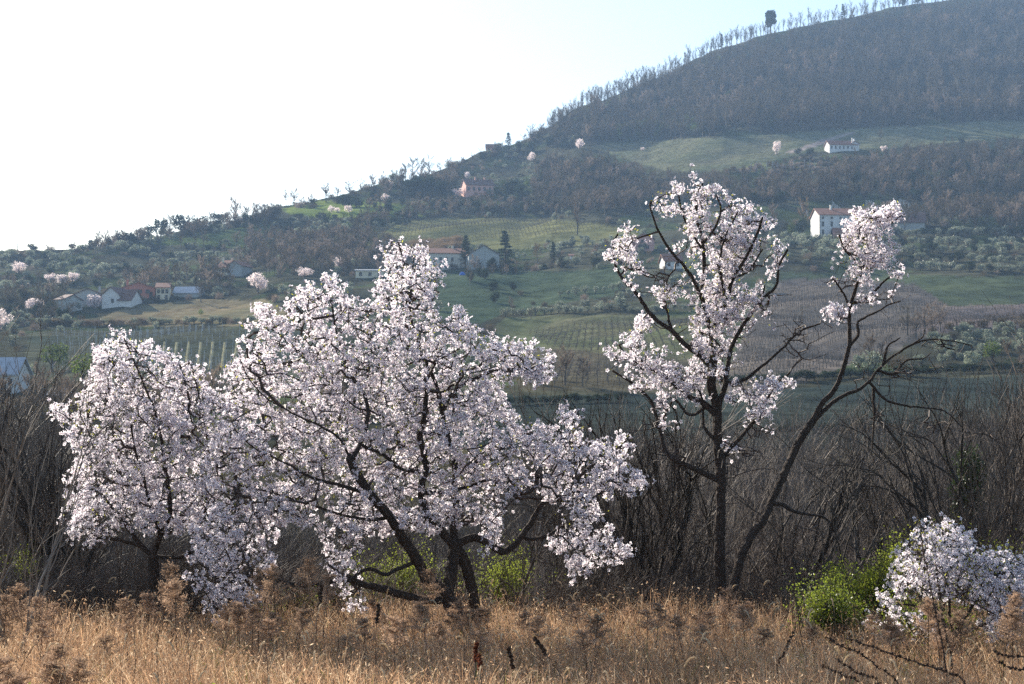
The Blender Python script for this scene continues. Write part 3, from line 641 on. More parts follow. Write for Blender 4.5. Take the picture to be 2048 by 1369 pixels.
# pale grass strips of the striped field are sunlit gaps between rows: sunlight painted as pale raised strips
b = MB(); k = 0
for u0 in range(330, 500, 24):
    A = [];
    for v0 in np.linspace(686, 742, 9): A.append(place(u0 - (v0 - 686) * .12, float(v0))[0])
    A = np.array(A); V = np.concatenate([A + [-.35, 0, .02], A + [.0, 0, .12], A + [.35, 0, .02]]); n_ = len(A); i = np.arange(n_ - 1)
    b.add(V, np.concatenate([np.stack([i, i+1, n_+i+1, n_+i], -1), np.stack([n_+i, n_+i+1, 2*n_+i+1, 2*n_+i], -1)]), col=(.22, .21, .13))
obj('sunlit_grass_strips', b.me('sunlit_grass_strips', [M['ground']]), label='sunlit grass strips between the vine rows behind the left almond tree, sun painted as pale colour', kind='structure')

# ------------------------------------------------------------------ single distant trees and shrubs
far('umbrella', 1541, 68, 50, 'big dark broad-crowned evergreen standing above the hill skyline')
far('slim_conifer', 1443, 92, 30, 'small dark conifer on the hill skyline below the broad evergreen')
far('conifer', 1686, 34, 32, 'pointed dark conifer on the upper hill skyline', wide=.8)
far('conifer', 1017, 302, 38, 'tall dark conifer with bent tip on the skyline beside the cypress', wide=.7)
far('cypress', 990, 309, 26, 'narrow dark cypress on the skyline by the pinkish house')
far('dark', 1062, 306, 26, 'flat topped dark evergreen right of the skyline conifer', wide=1.2)
far('dark', 1040, 304, 24, 'rounded dark evergreen between skyline conifer and wood edge')
far('dark', 1805, 14, 22, 'dark evergreen clump high on the right skyline'); far('dark', 1835, 10, 18, 'second dark evergreen clump high on the right skyline', wide=1.3)
far('conifer', 1010, 532, 72, 'tall dark conifer right of the grey barn', wide=1.05)
far('conifer', 932, 535, 66, 'dark cedar standing in front of the long villa', wide=.85)
far('slim_conifer', 1106, 530, 48, 'dark conifer with russet neighbour right of the tall one')
far('slim_conifer', 719, 512, 34, 'slim dark conifer above the low outbuilding'); far('slim_conifer', 733, 512, 26, 'shorter slim dark conifer beside the first above the outbuilding')
far('oval', 1155, 472, 70, 'tall bare oval poplar standing alone by the yellow green slope', wide=1.0)
far('oval', 1113, 446, 32, 'small slim bare tree left of the tall oval poplar', wide=.6)
far('grey', 588, 406, 38, 'twin-crowned bare tree on the left skyline', wide=1.0); far('grey', 572, 406, 34, 'bare tree left half of the twin pair on the skyline', wide=.8)
far('bare', 402, 606, 52, 'dark bare tree standing in the brownish field')
far('green', 402, 632, 14, 'reddish round bush at the foot of the dark bare tree', cat='bush')
# flowering trees
for (u, v, h, w, lab) in [
    (515, 586, 42, 1.15, 'round white flowering tree on the field edge right of the white slope house'), (188, 616, 34, 1.05, 'white flowering tree in front of the grey barn'),
    (38, 548, 26, 1.2, 'pale flowering tree near the left edge under the skyline'), (104, 566, 24, 1.3, 'left tree of the flowering trio on the left slope'),
    (124, 568, 24, 1.1, 'middle tree of the flowering trio on the left slope'), (145, 562, 22, 1.2, 'right tree of the flowering trio on the left slope'),
    (70, 626, 32, 1.2, 'flowering tree left of the hidden outbuilding'), (0, 660, 44, 1.0, 'flowering tree cut by the left picture edge'),
    (610, 556, 22, 1.6, 'low pink flowering tree right of the round flowering tree'), (680, 540, 26, 1.0, 'small flowering tree with upright crown above the big almond shoulder'),
    (663, 424, 14, 1.2, 'left of three small flowering trees on the sunlit ridge meadow'), (675, 424, 12, 1.1, 'middle of three small flowering trees on the ridge meadow'), (697, 424, 17, 1.1, 'right of three small flowering trees on the ridge meadow'),
    (770, 402, 16, 1.1, 'small flowering tree beside the dark wood on the ridge'), (778, 372, 12, 1.3, 'little flowering tree just under the skyline'),
    (935, 356, 14, 1.2, 'small flowering tree above the pink farmhouse'), (1063, 322, 18, 1.2, 'cream flowering tree above the brown wood'), (1160, 296, 20, 1.2, 'pale flowering tree at the left end of the upper field'),
    (1553, 308, 28, .7, 'slender white flowering tree left of the upper farmhouse'), (1767, 303, 13, 1.2, 'small white flowering bush right of the upper farmhouse'),
    (1570, 392, 12, 1.2, 'faint white flowering tree in the shaded wood'), (1092, 388, 12, 1.5, 'pink flowering tree in the wood right of the pink farmhouse'),
    (1285, 300, 8, 1.2, 'tiny flowering tree on the upper field edge'), (915, 395, 20, 1.2, 'grey pink flowering tree left of the pink farmhouse'),
    (12, 752, 40, 1.7, 'pale flowering tree behind the bluish white house')]:
    far('blossom', u, v + 2, h * 1.05, lab, 'small flowering trees on the slopes', w)
# ridge line trees
k = 0
for u in np.concatenate([np.arange(1098, 1300, 4.6), np.arange(1300, 1540, 5.5), np.arange(1560, 1960, 8)]):
    u = float(u + random.uniform(-3, 3)); hp = (random.uniform(26, 38) if u < 1400 else random.uniform(24, 40)) * (1.0 if u < 1560 else .95)
    hp *= 1.08
    if u < 1160: hp *= .8
    o = far('ridge', u, 0, hp, 'slender bare tree in the line standing along the hill skyline', 'bare trees along the hill skyline', random.uniform(.85, 1.25), D=float(dridge(u)) * random.uniform(.985, .999))
    o.location.z -= .3
# left skyline trees
SKY_N = {}
SPOTS = [(110, 'near the aerial mast'), (180, 'above the flowering trio'), (240, 'above the grey gabled barn'), (300, 'above the salmon house'), (350, 'above the yellow house'), (400, 'above the blue roofed shed'), (450, 'above the white slope house'), (500, 'above the round flowering tree'), (560, 'left of the twin crowned tree'), (640, 'right of the twin crowned tree'), (700, 'above the three ridge blossoms'), (760, 'behind the ridge meadow'), (820, 'left of the big dark evergreen'), (870, 'over the big dark evergreen'), (940, 'above the pink farmhouse'), (1000, 'by the skyline cypress'), (2000, 'at the start of the hill wood')]
for (kd, u, v, h, w) in sorted([('grey', 95, 503, 24, 1.1), ('olive', 60, 508, 14, 1.4), ('olive', 10, 512, 12, 1.6), ('olive', 165, 500, 18, 1.3), ('grey', 145, 500, 22, 1.2), ('grey', 197, 486, 30, 1.1), ('grey', 212, 484, 34, 1.1), ('dark', 188, 490, 20, 1.4),
    ('grey', 232, 484, 26, 1.3), ('dark', 262, 482, 26, 1.0), ('grey', 248, 482, 28, 1.0), ('dark', 297, 474, 34, 1.2), ('dark', 322, 470, 46, .8), ('bare', 340, 466, 44, 1.2), ('dark', 362, 462, 42, 1.2), ('bare', 378, 458, 38, 1.3),
    ('dark', 400, 458, 34, 1.5), ('bare', 420, 452, 38, 1.2), ('dark', 440, 450, 34, 1.3), ('bare', 455, 448, 34, 1.2), ('grey', 470, 440, 52, 1.0), ('grey', 492, 440, 34, 1.2), ('grey', 512, 436, 36, 1.3), ('dark', 500, 446, 30, 1.3),
    ('grey', 530, 430, 28, 1.4), ('dark', 548, 432, 24, 1.4), ('grey', 604, 404, 18, 1.3), ('grey', 622, 402, 22, 1.2), ('grey', 652, 396, 36, 1.3), ('dark', 626, 404, 14, 1.5), ('bare', 675, 392, 26, 1.4), ('bare', 700, 388, 34, 1.2), ('bare', 722, 384, 34, 1.2),
    ('grey', 744, 378, 34, 1.2), ('bare', 765, 372, 34, 1.1), ('bare', 790, 364, 32, 1.2), ('bare', 812, 356, 40, 1.1), ('bare', 826, 354, 46, 1.0), ('bare', 842, 350, 44, 1.0), ('bare', 858, 346, 42, 1.0), ('dark', 690, 408, 26, 1.6), ('dark', 712, 408, 22, 1.5),
    ('bare', 880, 336, 18, 1.5), ('grey', 898, 332, 22, 1.6), ('dark', 905, 334, 14, 1.7), ('grey', 925, 324, 18, 1.3), ('bare', 945, 318, 18, 1.2), ('bare', 962, 310, 20, 1.2), ('bare', 975, 306, 18, 1.2), ('bare', 1002, 298, 22, 1.2), ('bare', 1048, 284, 22, 1.3), ('bare', 1066, 272, 22, 1.2), ('bare', 1082, 262, 22, 1.2)], key=lambda q: q[1]):
    spot = next(s_ for (m_, s_) in SPOTS if u < m_); sz_ = 'low ' if h < 20 else 'middling ' if h < 29 else 'tall ' if h < 40 else 'very tall '; key_ = (kd, sz_, spot); SKY_N[key_] = SKY_N.get(key_, 0) + 1
    far(kd, u, v + 9, h + 3, ['', 'next ', 'third ', 'fourth ', 'fifth '][min(SKY_N[key_] - 1, 4)] + sz_ + {'grey': 'pale bare tree', 'bare': 'brown bare tree', 'dark': 'dark evergreen', 'olive': 'grey olive tree'}[kd] + ' on the skyline ' + spot, 'trees along the left skyline', w)
# trees and clumps on the left and middle slopes
for (kd, u, v, h, w, lab) in [
    ('dark', 850, 396, 52, 1.3, 'big dark evergreen left of the pink farmhouse'), ('dark', 825, 394, 40, 1.2, 'dark evergreen at the left of the big one near the pink farmhouse'), ('dark', 880, 398, 42, 1.1, 'dark evergreen right of the big one near the pink farmhouse'),
    ('dark', 1020, 396, 40, 1.2, 'dark evergreen right of the pink farmhouse'), ('dark', 1045, 402, 36, 1.3, 'second dark evergreen right of the pink farmhouse'), ('dark', 995, 400, 28, 1.0, 'dark evergreen in front of the pink farmhouse corner'),
    ('green', 1052, 378, 18, 1.0, 'yellow green shrub among dark evergreens'), ('green', 1755, 420, 20, 1.0, 'yellow green tree behind the leaning crown'),
    ('russet', 1608, 462, 66, .8, 'tall russet bare tree left of the three-storey villa'), ('dark', 1604, 474, 40, .8, 'brown green evergreen at the foot of the russet tree'), ('green', 1583, 474, 30, .8, 'olive green tree left of the russet tree'),
    ('grey', 1545, 460, 50, 1.1, 'grey bare tree left of the russet tree'), ('dark', 1596, 310, 14, 1.5, 'dark round bush left of the upper farmhouse'), ('dark', 1621, 312, 16, 1.5, 'second dark round bush left of the upper farmhouse'),
    ('bare', 1761, 288, 34, .7, 'bare tree right of the upper farmhouse'), ('grey', 1990, 250, 20, .7, 'small pale tree on the far right field edge'), ('dark', 1922, 290, 16, 1.2, 'dark bush on the right field edge'),
    ('grey', 473, 496, 34, 1.2, 'grey green rounded tree on the left slope'), ('grey', 475, 512, 20, 1.5, 'lower grey tree on the left slope'),
    ('grey', 1745, 442, 40, 1.2, 'pale bare tree behind the villa roof'), ('grey', 1775, 446, 44, 1.3, 'broad pale bare tree right of the villa'),
    ('grey', 1850, 668, 66, 1.1, 'tall pale bare tree group on the furrowed field edge'), ('grey', 1880, 664, 66, 1.1, 'right tree of the pale group on the furrowed field edge'), ('bare', 1815, 672, 60, 1.1, 'brown bare tree left of the pale group'), ('grey', 1865, 674, 54, 1.1, 'front tree of the pale group'), ('grey', 1832, 678, 48, 1.1, 'left front tree of the pale group'),
    ('russet', 1740, 722, 52, 1.3, 'yellowish bare tree between the almond limbs'), ('grey', 1765, 726, 40, 1.3, 'grey bare tree between the almond limbs'), ('bare', 1720, 735, 40, 1.4, 'brown bare tree between the almond limbs'),
    ('green', 1985, 726, 44, 1.1, 'light green tree at the right edge above the bare thicket'), ('russet', 2015, 722, 42, 1.2, 'tawny bare tree at the right edge above the bare thicket'), ('grey', 2040, 724, 36, 1.4, 'grey bare tree at the right edge above the bare thicket'),
    ('grey', 1215, 516, 38, 1.3, 'tawny bare bush right of the conifers'), ('grey', 1195, 512, 26, 1.3, 'smaller tawny bush right of the conifers'), ('russet', 1075, 528, 44, .8, 'russet bare tree between two conifers'),
    ('grey', 1130, 770, 80, 1.2, 'grey bare trees below the brown vineyard'), ('bare', 1100, 762, 60, 1.2, 'brown bare tree below the brown vineyard'), ('grey', 1165, 775, 60, 1.2, 'pale bare tree at the dark hedge end'), ('bare', 1060, 770, 50, 1.2, 'bare tree at the tip of the almond crown'),
    ('bare', 1062, 640, 30, 1.0, 'reddish bare tree on the dark grass slope'), ('grey', 1022, 620, 30, .7, 'small pale bare tree on the dark grass slope'),
    ('green', 165, 770, 60, 1.2, 'yellow green tree behind the left bare branches'), ('green', 105, 745, 60, 1.2, 'dull green tree left of the yellow green one')]:
    far(kd, u, v, h, lab, None, w)
far('yellow', 1862, 741, 8, 'small patch of yellow flowering gorse by the right hedge', wide=1.6)
far('yellow', 172, 618, 7, 'small orange yellow bush at the foot of the flowering tree')
for (u_, v_) in [(800, 512), (860, 500), (905, 496)]: far('brush_russet', u_, v_, 16, 'tawny reed clump on the bank above the long villa', 'reed clumps', 1.5, cat='reeds')
for i in range(120):    # low shrubs closing the left skyline
    u = random.uniform(-10, 1090); far(random.choice(['brush', 'brush', 'brush_grey', 'dark', 'olive']), u, 0, random.uniform(9, 18), 'low shrub in the fringe along the left skyline', 'shrub fringe along the left skyline', 1.7, cat='shrub', D=float(dridge(u)) * random.uniform(.965, .998))
# olives
def many(kinds, poly, n, hpx, label, group, wide=1.1, rows=None):
    pts = []
    if rows:
        for (u0, v0, u1, v1, c) in rows:
            for t in np.linspace(0, 1, c): pts.append((u0 + (u1 - u0) * t + random.uniform(-3, 3), v0 + (v1 - v0) * t + random.uniform(-1.5, 1.5)))
    else:
        for q in sample_poly(poly, n): a, b_ = proj(q); pts.append((float(a), float(b_)))
    for (u, v) in pts: far(random.choice(kinds), u, v, hpx * random.uniform(.75, 1.2), label, group, wide * random.uniform(.85, 1.2))
many(['olive'], None, 0, 17, 'grey green olive in the row edging the vineyard right of the almond crown', 'olive row above the green vineyard', rows=[(1012, 635, 1250, 622, 17), (1262, 628, 1400, 622, 9)])
many(['olive'], None, 0, 15, 'grey green olive in the upper short row on the grass slope', 'upper olive row', rows=[(1120, 594, 1240, 582, 8), (1256, 590, 1330, 600, 5)])
many(['olive'], [(1540, 486), (1680, 484), (1690, 500), (1700, 540), (1560, 535), (1530, 510)], 46, 17, 'olive in the grove below the three-storey villa', 'olive grove below the villa', 1.2)
many(['olive'], [(1040, 482), (1260, 478), (1250, 520), (1120, 515), (1040, 500)], 40, 13, 'olive in the grove right of the tall conifer', 'olive grove by the conifers', 1.2)
many(['olive', 'olive', 'dark'], None, 0, 19, 'dark olive in the terraced grove at the right edge', 'terraced olive grove', 1.35, rows=[(1780, 474, 2060, 470, 17), (1770, 492, 2060, 490, 17), (1790, 508, 2060, 506, 15), (1800, 524, 2060, 526, 14), (1840, 540, 2060, 548, 12)])
many(['olive'], [(1870, 668), (2060, 656), (2060, 720), (1820, 735), (1850, 690)], 45, 21, 'olive in the lower right grove above the hedge', 'lower right olive grove', 1.15)
many(['olive', 'olive', 'dark'], [(0, 515), (120, 507), (300, 490), (480, 512), (420, 560), (240, 575), (160, 560), (0, 600)], 90, 17, 'rounded grey green tree on the shaded left slope', 'olives on the left slope', 1.35)
many(['olive'], [(560, 448), (700, 444), (690, 474), (600, 478)], 26, 14, 'pale olive in the patch under the ridge meadow', 'olives under the ridge meadow', 1.2)
many(['brush', 'brush_grey', 'olive'], None, 0, 16, 'low shrub in the hedge line below the left farmhouses', 'left hedge', 1.5, rows=[(100, 652, 500, 648, 34), (0, 655, 130, 650, 12)])
many(['dark'], None, 0, 20, 'dark shrub in the long hedge across the valley', 'long valley hedge', 1.8, rows=[(980, 812, 1240, 805, 13), (1440, 770, 2060, 742, 34), (900, 800, 980, 812, 5)])
many(['dark', 'brush', 'dark'], None, 0, 22, 'dark shrub in the low hedge right of the tall trunk', 'low valley hedge', 1.7, rows=[(1480, 872, 2060, 858, 30)])
many(['dark', 'green'], None, 0, 14, 'dark bush on the ridge meadow edge', 'bushes on the ridge meadow', 1.5, rows=[(590, 440, 830, 436, 16), (560, 470, 760, 452, 10)])
many(['bare', 'brush'], None, 0, 22, 'brown shrub edging the furrowed field', 'shrubs by the furrowed field', 1.4, rows=[(1900, 660, 2060, 646, 14)])
# woods that read as one mass
def wood(name, label, kinds, poly, n, hm, w=.3):
    pts = sample_poly(poly, n, avoid=name == 'scrub'); s = hm / 10 * RNG.uniform(1 - w, 1 + w, n); pts[:, 2] -= .3; scatter(name, kinds, pts, s, label, 'woodland')
hill_poly = [(1040, 288), (1120, 240), (1250, 178), (1400, 115), (1550, 64), (1750, 22), (1950, -12), (2300, -70), (2300, 240), (1980, 243), (1700, 260), (1400, 276), (1190, 290), (1130, 300)]
def patchy(poly, n, scale, seed, lo, hi=9, r=RNG):
    p = sample_poly(poly, int(n * 1.6)); v = noise2(p[:, 0], p[:, 1], scale, seed) + r.normal(size=len(p)) * .18; return p[(v > lo) & (v < hi)]
def wood2(name, label, kinds, pts, hm, w=.35):
    s = hm / 10 * RNG.uniform(1 - w, 1 + w, len(pts)); pts[:, 2] -= .3; scatter(name, kinds, pts, s, label, 'woodland')
wood2('woodland', 'brown bare wood covering the upper hill', ['bare', 'ridge'], patchy(hill_poly, 3200, 120, 71, -9, .35), 9.5, .5)
wood2('woodland', 'paler grey stands within the hill wood', ['grey', 'ridge'], patchy(hill_poly, 3000, 120, 71, .15), 10, .5)
wood2('undergrowth', 'dark brush under the hill wood', ['brush', 'dark'], patchy(hill_poly, 2200, 60, 72, .0), 7, .5)
wood2('woodland', 'olive green trees showing through the left part of the hill wood', ['green', 'olive'], patchy([(1060, 292), (1120, 250), (1250, 190), (1420, 130), (1500, 200), (1420, 270), (1190, 288)], 260, 60, 73, .1), 9)
wood('evergreen_scatter', 'dark evergreens scattered through the hill wood', ['dark'], hill_poly, 90, 7)
wood('woodland', 'yellow green young wood at the foot of the hill', ['green'], [(1190, 284), (1220, 262), (1330, 240), (1420, 238), (1400, 268), (1260, 280)], 130, 9)
wood('woodland', 'shaded bare wood below the upper green field', ['bare', 'ridge', 'dark', 'bare', 'grey'], [(1070, 335), (1180, 318), (1240, 342), (1330, 366), (1480, 372), (1650, 372), (1700, 340), (1800, 318), (2060, 300), (2300, 300), (2300, 400), (2060, 396), (1900, 408), (1700, 406), (1500, 414), (1300, 424), (1180, 436), (1090, 430), (1060, 400)], 1900, 7.2)
wood('woodland', 'reddish bare wood right of the villa', ['grey', 'bare'], [(1790, 446), (1870, 424), (2300, 415), (2300, 462), (1800, 464)], 260, 8)
wood('woodland', 'brown bare wood on the left middle slope', ['bare', 'bare', 'grey'], [(500, 470), (600, 480), (740, 470), (800, 500), (850, 550), (700, 550), (560, 560), (470, 540)], 520, 5.5)
wood('woodland', 'bare wood around the left farmhouses', ['bare', 'grey'], [(230, 560), (420, 540), (480, 560), (460, 590), (350, 586), (240, 582)], 70, 6.5)
wood('woodland', 'mixed wood under the pink farmhouse', ['bare', 'dark', 'grey'], [(740, 410), (900, 408), (1060, 412), (1180, 430), (1060, 434), (880, 436), (760, 446), (700, 470)], 210, 6.0)
wood('woodland', 'mixed trees below the skyline', ['bare', 'dark', 'grey'], [(640, 396), (760, 372), (880, 340), (920, 350), (900, 395), (760, 400)], 130, 7)
wood('woodland', 'dark trees along the foot of the left skyline', ['bare', 'dark', 'grey', 'olive'], [(180, 500), (300, 478), (480, 446), (560, 432), (560, 450), (420, 470), (300, 492), (190, 508)], 130, 7)
wood('woodland', 'dark trees at the left edge', ['bare', 'dark', 'olive'], [(0, 600), (130, 590), (150, 650), (0, 652)], 60, 7)
wood('woodland', 'trees around the long villa', ['bare', 'grey', 'dark'], [(860, 544), (1120, 530), (1220, 530), (1120, 545), (960, 556)], 36, 4)
wood('woodland', 'bare shrubs along the field below the hill trees', ['brush', 'brush_grey'], [(1440, 345), (1600, 318), (1760, 314), (1700, 350), (1500, 352)], 220, 7)
wood('scrub', 'rough brown shrubs over the lower slopes', ['brush', 'olive', 'brush_grey'], [(0, 500), (560, 430), (1040, 300), (1300, 430), (1560, 440), (2300, 430), (2300, 760), (1700, 745), (0, 780)], 900, 7)
wood('hedge_trees', 'dark trees filling the hollow left of the olive row', ['dark', 'bare', 'brush'], [(930, 556), (1000, 552), (1060, 600), (1110, 612), (1010, 622), (980, 600), (940, 570)], 16, 5)
wood('hedge_trees', 'dark trees on the terraces under the ridge meadow', ['dark', 'olive', 'bare'], [(300, 500), (440, 480), (560, 456), (600, 444), (830, 440), (840, 450), (720, 466), (600, 474), (560, 500), (430, 510)], 95, 5.5)
wood('hedge_trees', 'dark trees round the farmhouses on the left', ['dark', 'olive', 'bare', 'grey'], [(0, 560), (140, 575), (240, 566), (420, 556), (500, 580), (420, 580), (300, 572), (140, 580), (60, 640), (0, 640)], 60, 5)
wood('reed_bank', 'tawny reed bank above the long villa', ['brush_russet'], [(770, 508), (840, 492), (920, 486), (930, 500), (860, 512), (790, 522)], 220, 11)
wood('scrub', 'grey bare scrub filling the valley behind the thicket', ['grey', 'brush', 'brush_grey'], [(-300, 800), (300, 780), (900, 840), (1000, 840), (1500, 880), (2300, 840), (2300, 899), (-300, 899)], 300, 5)

# ------------------------------------------------------------------ almond trees in the foreground
FR = 0.0213
def flowers(r, pos, outd, size=FR):
    """five-petalled blossoms with red calyx, one per position"""
    N = len(pos); tv = []; tf = []; tc = []
    for k in range(5):
        a = 2 * math.pi * k / 5; ca, sa = math.cos(a), math.sin(a); n = len(tv)
        for (rad, tan, z) in ((.12, 0, 0), (.62, -.36, .16), (1.0, 0, .26), (.62, .36, .16)):
            tv.append((rad * ca - tan * sa, rad * sa + tan * ca, z))
        tf.append((n, n + 1, n + 2, n + 3)); tc += [(.60, .44, .50), (.87, .86, .90), (.92, .93, .96), (.87, .86, .90)]
    n = len(tv); tv += [(0, 0, -.42), (.2, 0, .02), (-.1, .17, .02), (-.1, -.17, .02)]; tc += [(.16, .07, .045)] * 4
    tt = [(n, n + 1, n + 2), (n, n + 2, n + 3), (n, n + 3, n + 1)]
    tv = np.array(tv); d = norm(outd * .9 + rdir(r, N)); a, b_ = frame(d); th = r.uniform(0, 6.28, N)[:, None]
    a2 = a * np.cos(th) + b_ * np.sin(th); b2 = np.cross(d, a2); sz = size * r.uniform(.78, 1.15, N)
    cup = r.uniform(.4, 2.6, N)[:, None, None]
    V = pos[:, None] + (a2[:, None] * tv[None, :, 0:1] + b2[:, None] * tv[None, :, 1:2] + d[:, None] * tv[None, :, 2:3] * cup) * sz[:, None, None]
    K = len(tv); off = (np.arange(N) * K)[:, None, None]
    Q = (np.array(tf)[None] + off).reshape(-1, 4); T = (np.array(tt)[None] + off).reshape(-1, 3)
    C = np.tile(np.array(tc), (N, 1)); C = C * np.repeat(r.uniform(.9, 1.05, (N, 1)), K, 0)
    return V.reshape(-1, 3), T, Q, C
def regions_sample(r, regs, n):
    out = []; tot = 0; areas = []
    for g in regs:
        if g[0] == 'p': poly = g[1]; x = [q[0] for q in poly]; y = [q[1] for q in poly]; areas.append(abs(sum(x[i] * y[(i+1) % len(x)] - x[(i+1) % len(x)] * y[i] for i in range(len(x)))) / 2 * g[2])
        else: areas.append(math.pi * g[3] * g[4] * g[5])
    areas = np.array(areas); cnt = (areas / areas.sum() * n).astype(int)
    for g, c in zip(regs, cnt):
        if g[0] == 'p':
            x = [q[0] for q in g[1]]; y = [q[1] for q in g[1]]; got = np.zeros((0, 2))
            while len(got) < c:
                q = np.stack([r.uniform(min(x), max(x), 4000), r.uniform(min(y), max(y), 4000)], -1); got = np.concatenate([got, q[in_poly(q[:, 0], q[:, 1], g[1])]])
            out.append(got[:c])
        else:
            a = r.uniform(0, 6.28, c); q = np.minimum(np.abs(r.normal(size=c)) * .62, 1.45); out.append(np.stack([g[1] + np.cos(a) * q * g[3], g[2] + np.sin(a) * q * g[4]], -1))
    return np.concatenate(out)
def almond(label, D, limbs, regs, n_attr, per=7, dz=.9, lean=0.0, seed=0, gap=.12, size=FR, twig_r=.0023, name='almond_tree', group=None, bare_side=0, clump=.048, budfrac=.18, thick=None, bare=None, nbare=0):
    """limbs: (photo polyline, radius px start, radius px end); first one is the trunk"""
    r = np.random.default_rng(seed); nodes = []; nrad = []; parent = []; parts = []
    mpp = D / F
    for li, (pl, w0, w1) in enumerate(limbs):
        pl = np.array(pl, float); L = np.concatenate([[0], np.cumsum(np.hypot(*np.diff(pl, axis=0).T))]); t = L / L[-1]
        if li == 0: y0 = 0.0; par = -1
        else:
            uv = np.stack(proj(np.array(nodes)), -1); dd = np.hypot(*(uv - pl[0]).T) - np.array(nrad) / mpp * .6; k = int(np.argmin(dd))
            par = k if dd[k] < 30 else -1; y0 = nodes[k][1] - D if par >= 0 else r.uniform(-dz, dz) * .5
        y1 = y0 + r.uniform(-dz, dz) * min(1, L[-1] / 250) if li else r.uniform(-.15, .15)
        pts = P(pl[:, 0], pl[:, 1], D + y0 + (y1 - y0) * t)
        if par >= 0: pts[0] = nodes[par]
        elif pl[0][1] > 1180: pts = np.concatenate([[[pts[0][0], pts[0][1], min(float(H(pts[0][0], pts[0][1])), pts[0][2]) - .12]], pts])
        rs = resample(pts, .035); m_ = len(rs); s = np.linspace(0, 1, m_)
        wob = np.cumsum(r.normal(size=(m_, 3)) * .0035, axis=0) * np.sin(s * math.pi)[:, None]; rs = rs + wob
        rad = (w0 + (w1 - w0) * s ** .8) * mpp * (1 + .09 * np.interp(s, np.linspace(0, 1, 9), r.uniform(-1, 1, 9)))
        V, Q, T = tube(rs, rad, 10 if w0 > 6 else 7, .07, seed * 31 + li); b = MB(); b.add(V, Q); b.add(V, T); parts.append(('trunk' if li == 0 else 'branch', b))
        base = len(nodes)
        for i in range(0, m_, 2): nodes.append(rs[i]); nrad.append(rad[i]); parent.append(par if i == 0 else len(nodes) - 2)
    nl = len(nodes); g = P(pl[0, 0], pl[0, 1], D); root = np.array(nodes[0])
    at = regions_sample(r, regs, n_attr); nfl = len(at); tk = (thick or dz)
    if bare: at = np.concatenate([at, regions_sample(r, bare, nbare)])
    A = P(at[:, 0], at[:, 1], D + r.uniform(-1, 1, len(at)) * tk)
    keep = noise2(A[:, 0] * 1.0, A[:, 2] + A[:, 1] * .7, .55, seed + 3) > -.95 + gap * 3; flag = (np.arange(len(A)) < nfl)[keep]; A = A[keep]
    nd = np.zeros((nl + len(A) * 8, 3)); nd[:nl] = nodes; N = nl; par = list(parent); tipdist = []
    d0 = np.array([np.min(np.sum((nd[:nl] - a) ** 2, 1)) for a in A]); order = np.argsort(d0)
    E = []; EF = []
    for a, fl in zip(A[order], flag[order]):
        dd = nd[:N] - a; q = np.sqrt((dd ** 2).sum(1)) + .25 * np.maximum(0, dd[:, 2]); k = int(np.argmin(q)); L = float(np.linalg.norm(dd[k]))
        if L > .75: continue
        n_ = max(1, int(L / .07)); prev = k; perp = r.normal(size=3) * L * .12
        for j in range(1, n_ + 1):
            t = j / n_; p = nd[k] + (a - nd[k]) * t + perp * math.sin(t * math.pi) + r.normal(size=3) * .008 * (j < n_)
            nd[N] = p; par.append(prev); E.append((prev, N)); EF.append(fl); prev = N; N += 1
    E = np.array(E); cnt = np.ones(N)
    for i in range(N - 1, nl - 1, -1): cnt[par[i]] += cnt[i]
    rad = twig_r * np.maximum(cnt, 1) ** .42; rad[:nl] = np.minimum(np.array(nrad), .03)
    rad = np.minimum(rad, .018)
    V, Q = frustums(nd[E[:, 0]], nd[E[:, 1]], np.minimum(rad[E[:, 0]], rad[E[:, 1]] * 1.25), rad[E[:, 1]], 4); tb = MB(); tb.add(V, Q)
    # side spurs that carry the blossoms
    tsel = rad[E[:, 1]] < twig_r * 4.5; thin_e = E[tsel]; tfl = np.array(EF)[tsel]; mid = nd[thin_e[:, 1]]; dirn = norm(nd[thin_e[:, 1]] - nd[thin_e[:, 0]])
    k = r.integers(0, len(mid), int(len(mid) * 1.0)); sd_ = norm(dirn[k] * .5 + rdir(r, len(k)) + [0, 0, .35]); sl_ = r.uniform(.03, .11, len(k))[:, None]
    sa = mid[k]; sb = sa + sd_ * sl_; V, Q = frustums(sa, sb, twig_r * .8, twig_r * .4, 3); tb.add(V, Q)
    e = bpy.data.objects.new(name, None); COL.objects.link(e); e.location = tuple(root); e['label'] = label; e['category'] = 'almond tree'
    if group: e['group'] = group
    def ch(nm, b, mats, kind=None):
        me = b.me(nm, mats); me.transform(__import__('mathutils').Matrix.Translation(-Vector(root))); return obj(nm, me, e, kind=kind)
    for nm, b in parts: ch(nm, b, [M['bark']])
    ch('twigs', tb, [M['twig']], 'stuff')
    # blossoms sit in little bunches along twigs and spurs
    kf = tfl[k]; src = np.concatenate([mid[tfl], ((sa + sb) / 2)[kf], sb[kf]]); od = np.concatenate([dirn[tfl], sd_[kf], sd_[kf]])
    nb_ = int(flag.sum() * per); dens = np.clip(.7 + 1.1 * noise2(src[:, 0], src[:, 2] + src[:, 1], .38, seed + 9), .03, 1.6); k = r.choice(len(src), nb_, p=dens / dens.sum())
    off = rdir(r, nb_) * (clump * r.uniform(.25, 1, nb_) ** .7)[:, None]; pos = src[k] + off
    V, T, Q, C = flowers(r, pos, norm(off + od[k] * .02 + [0, 0, .01]), size)
    b = MB(); b.add(V, T, C[:len(V)]);
    b2 = MB(); b2.V = [V]; b2.T = [T]; b2.TM = [np.zeros(len(T))]; b2.Q = [Q]; b2.QM = [np.zeros(len(Q))]; b2.C = [C]; b2.n = len(V)
    ch('blossoms', b2, [M['petal']], 'stuff')
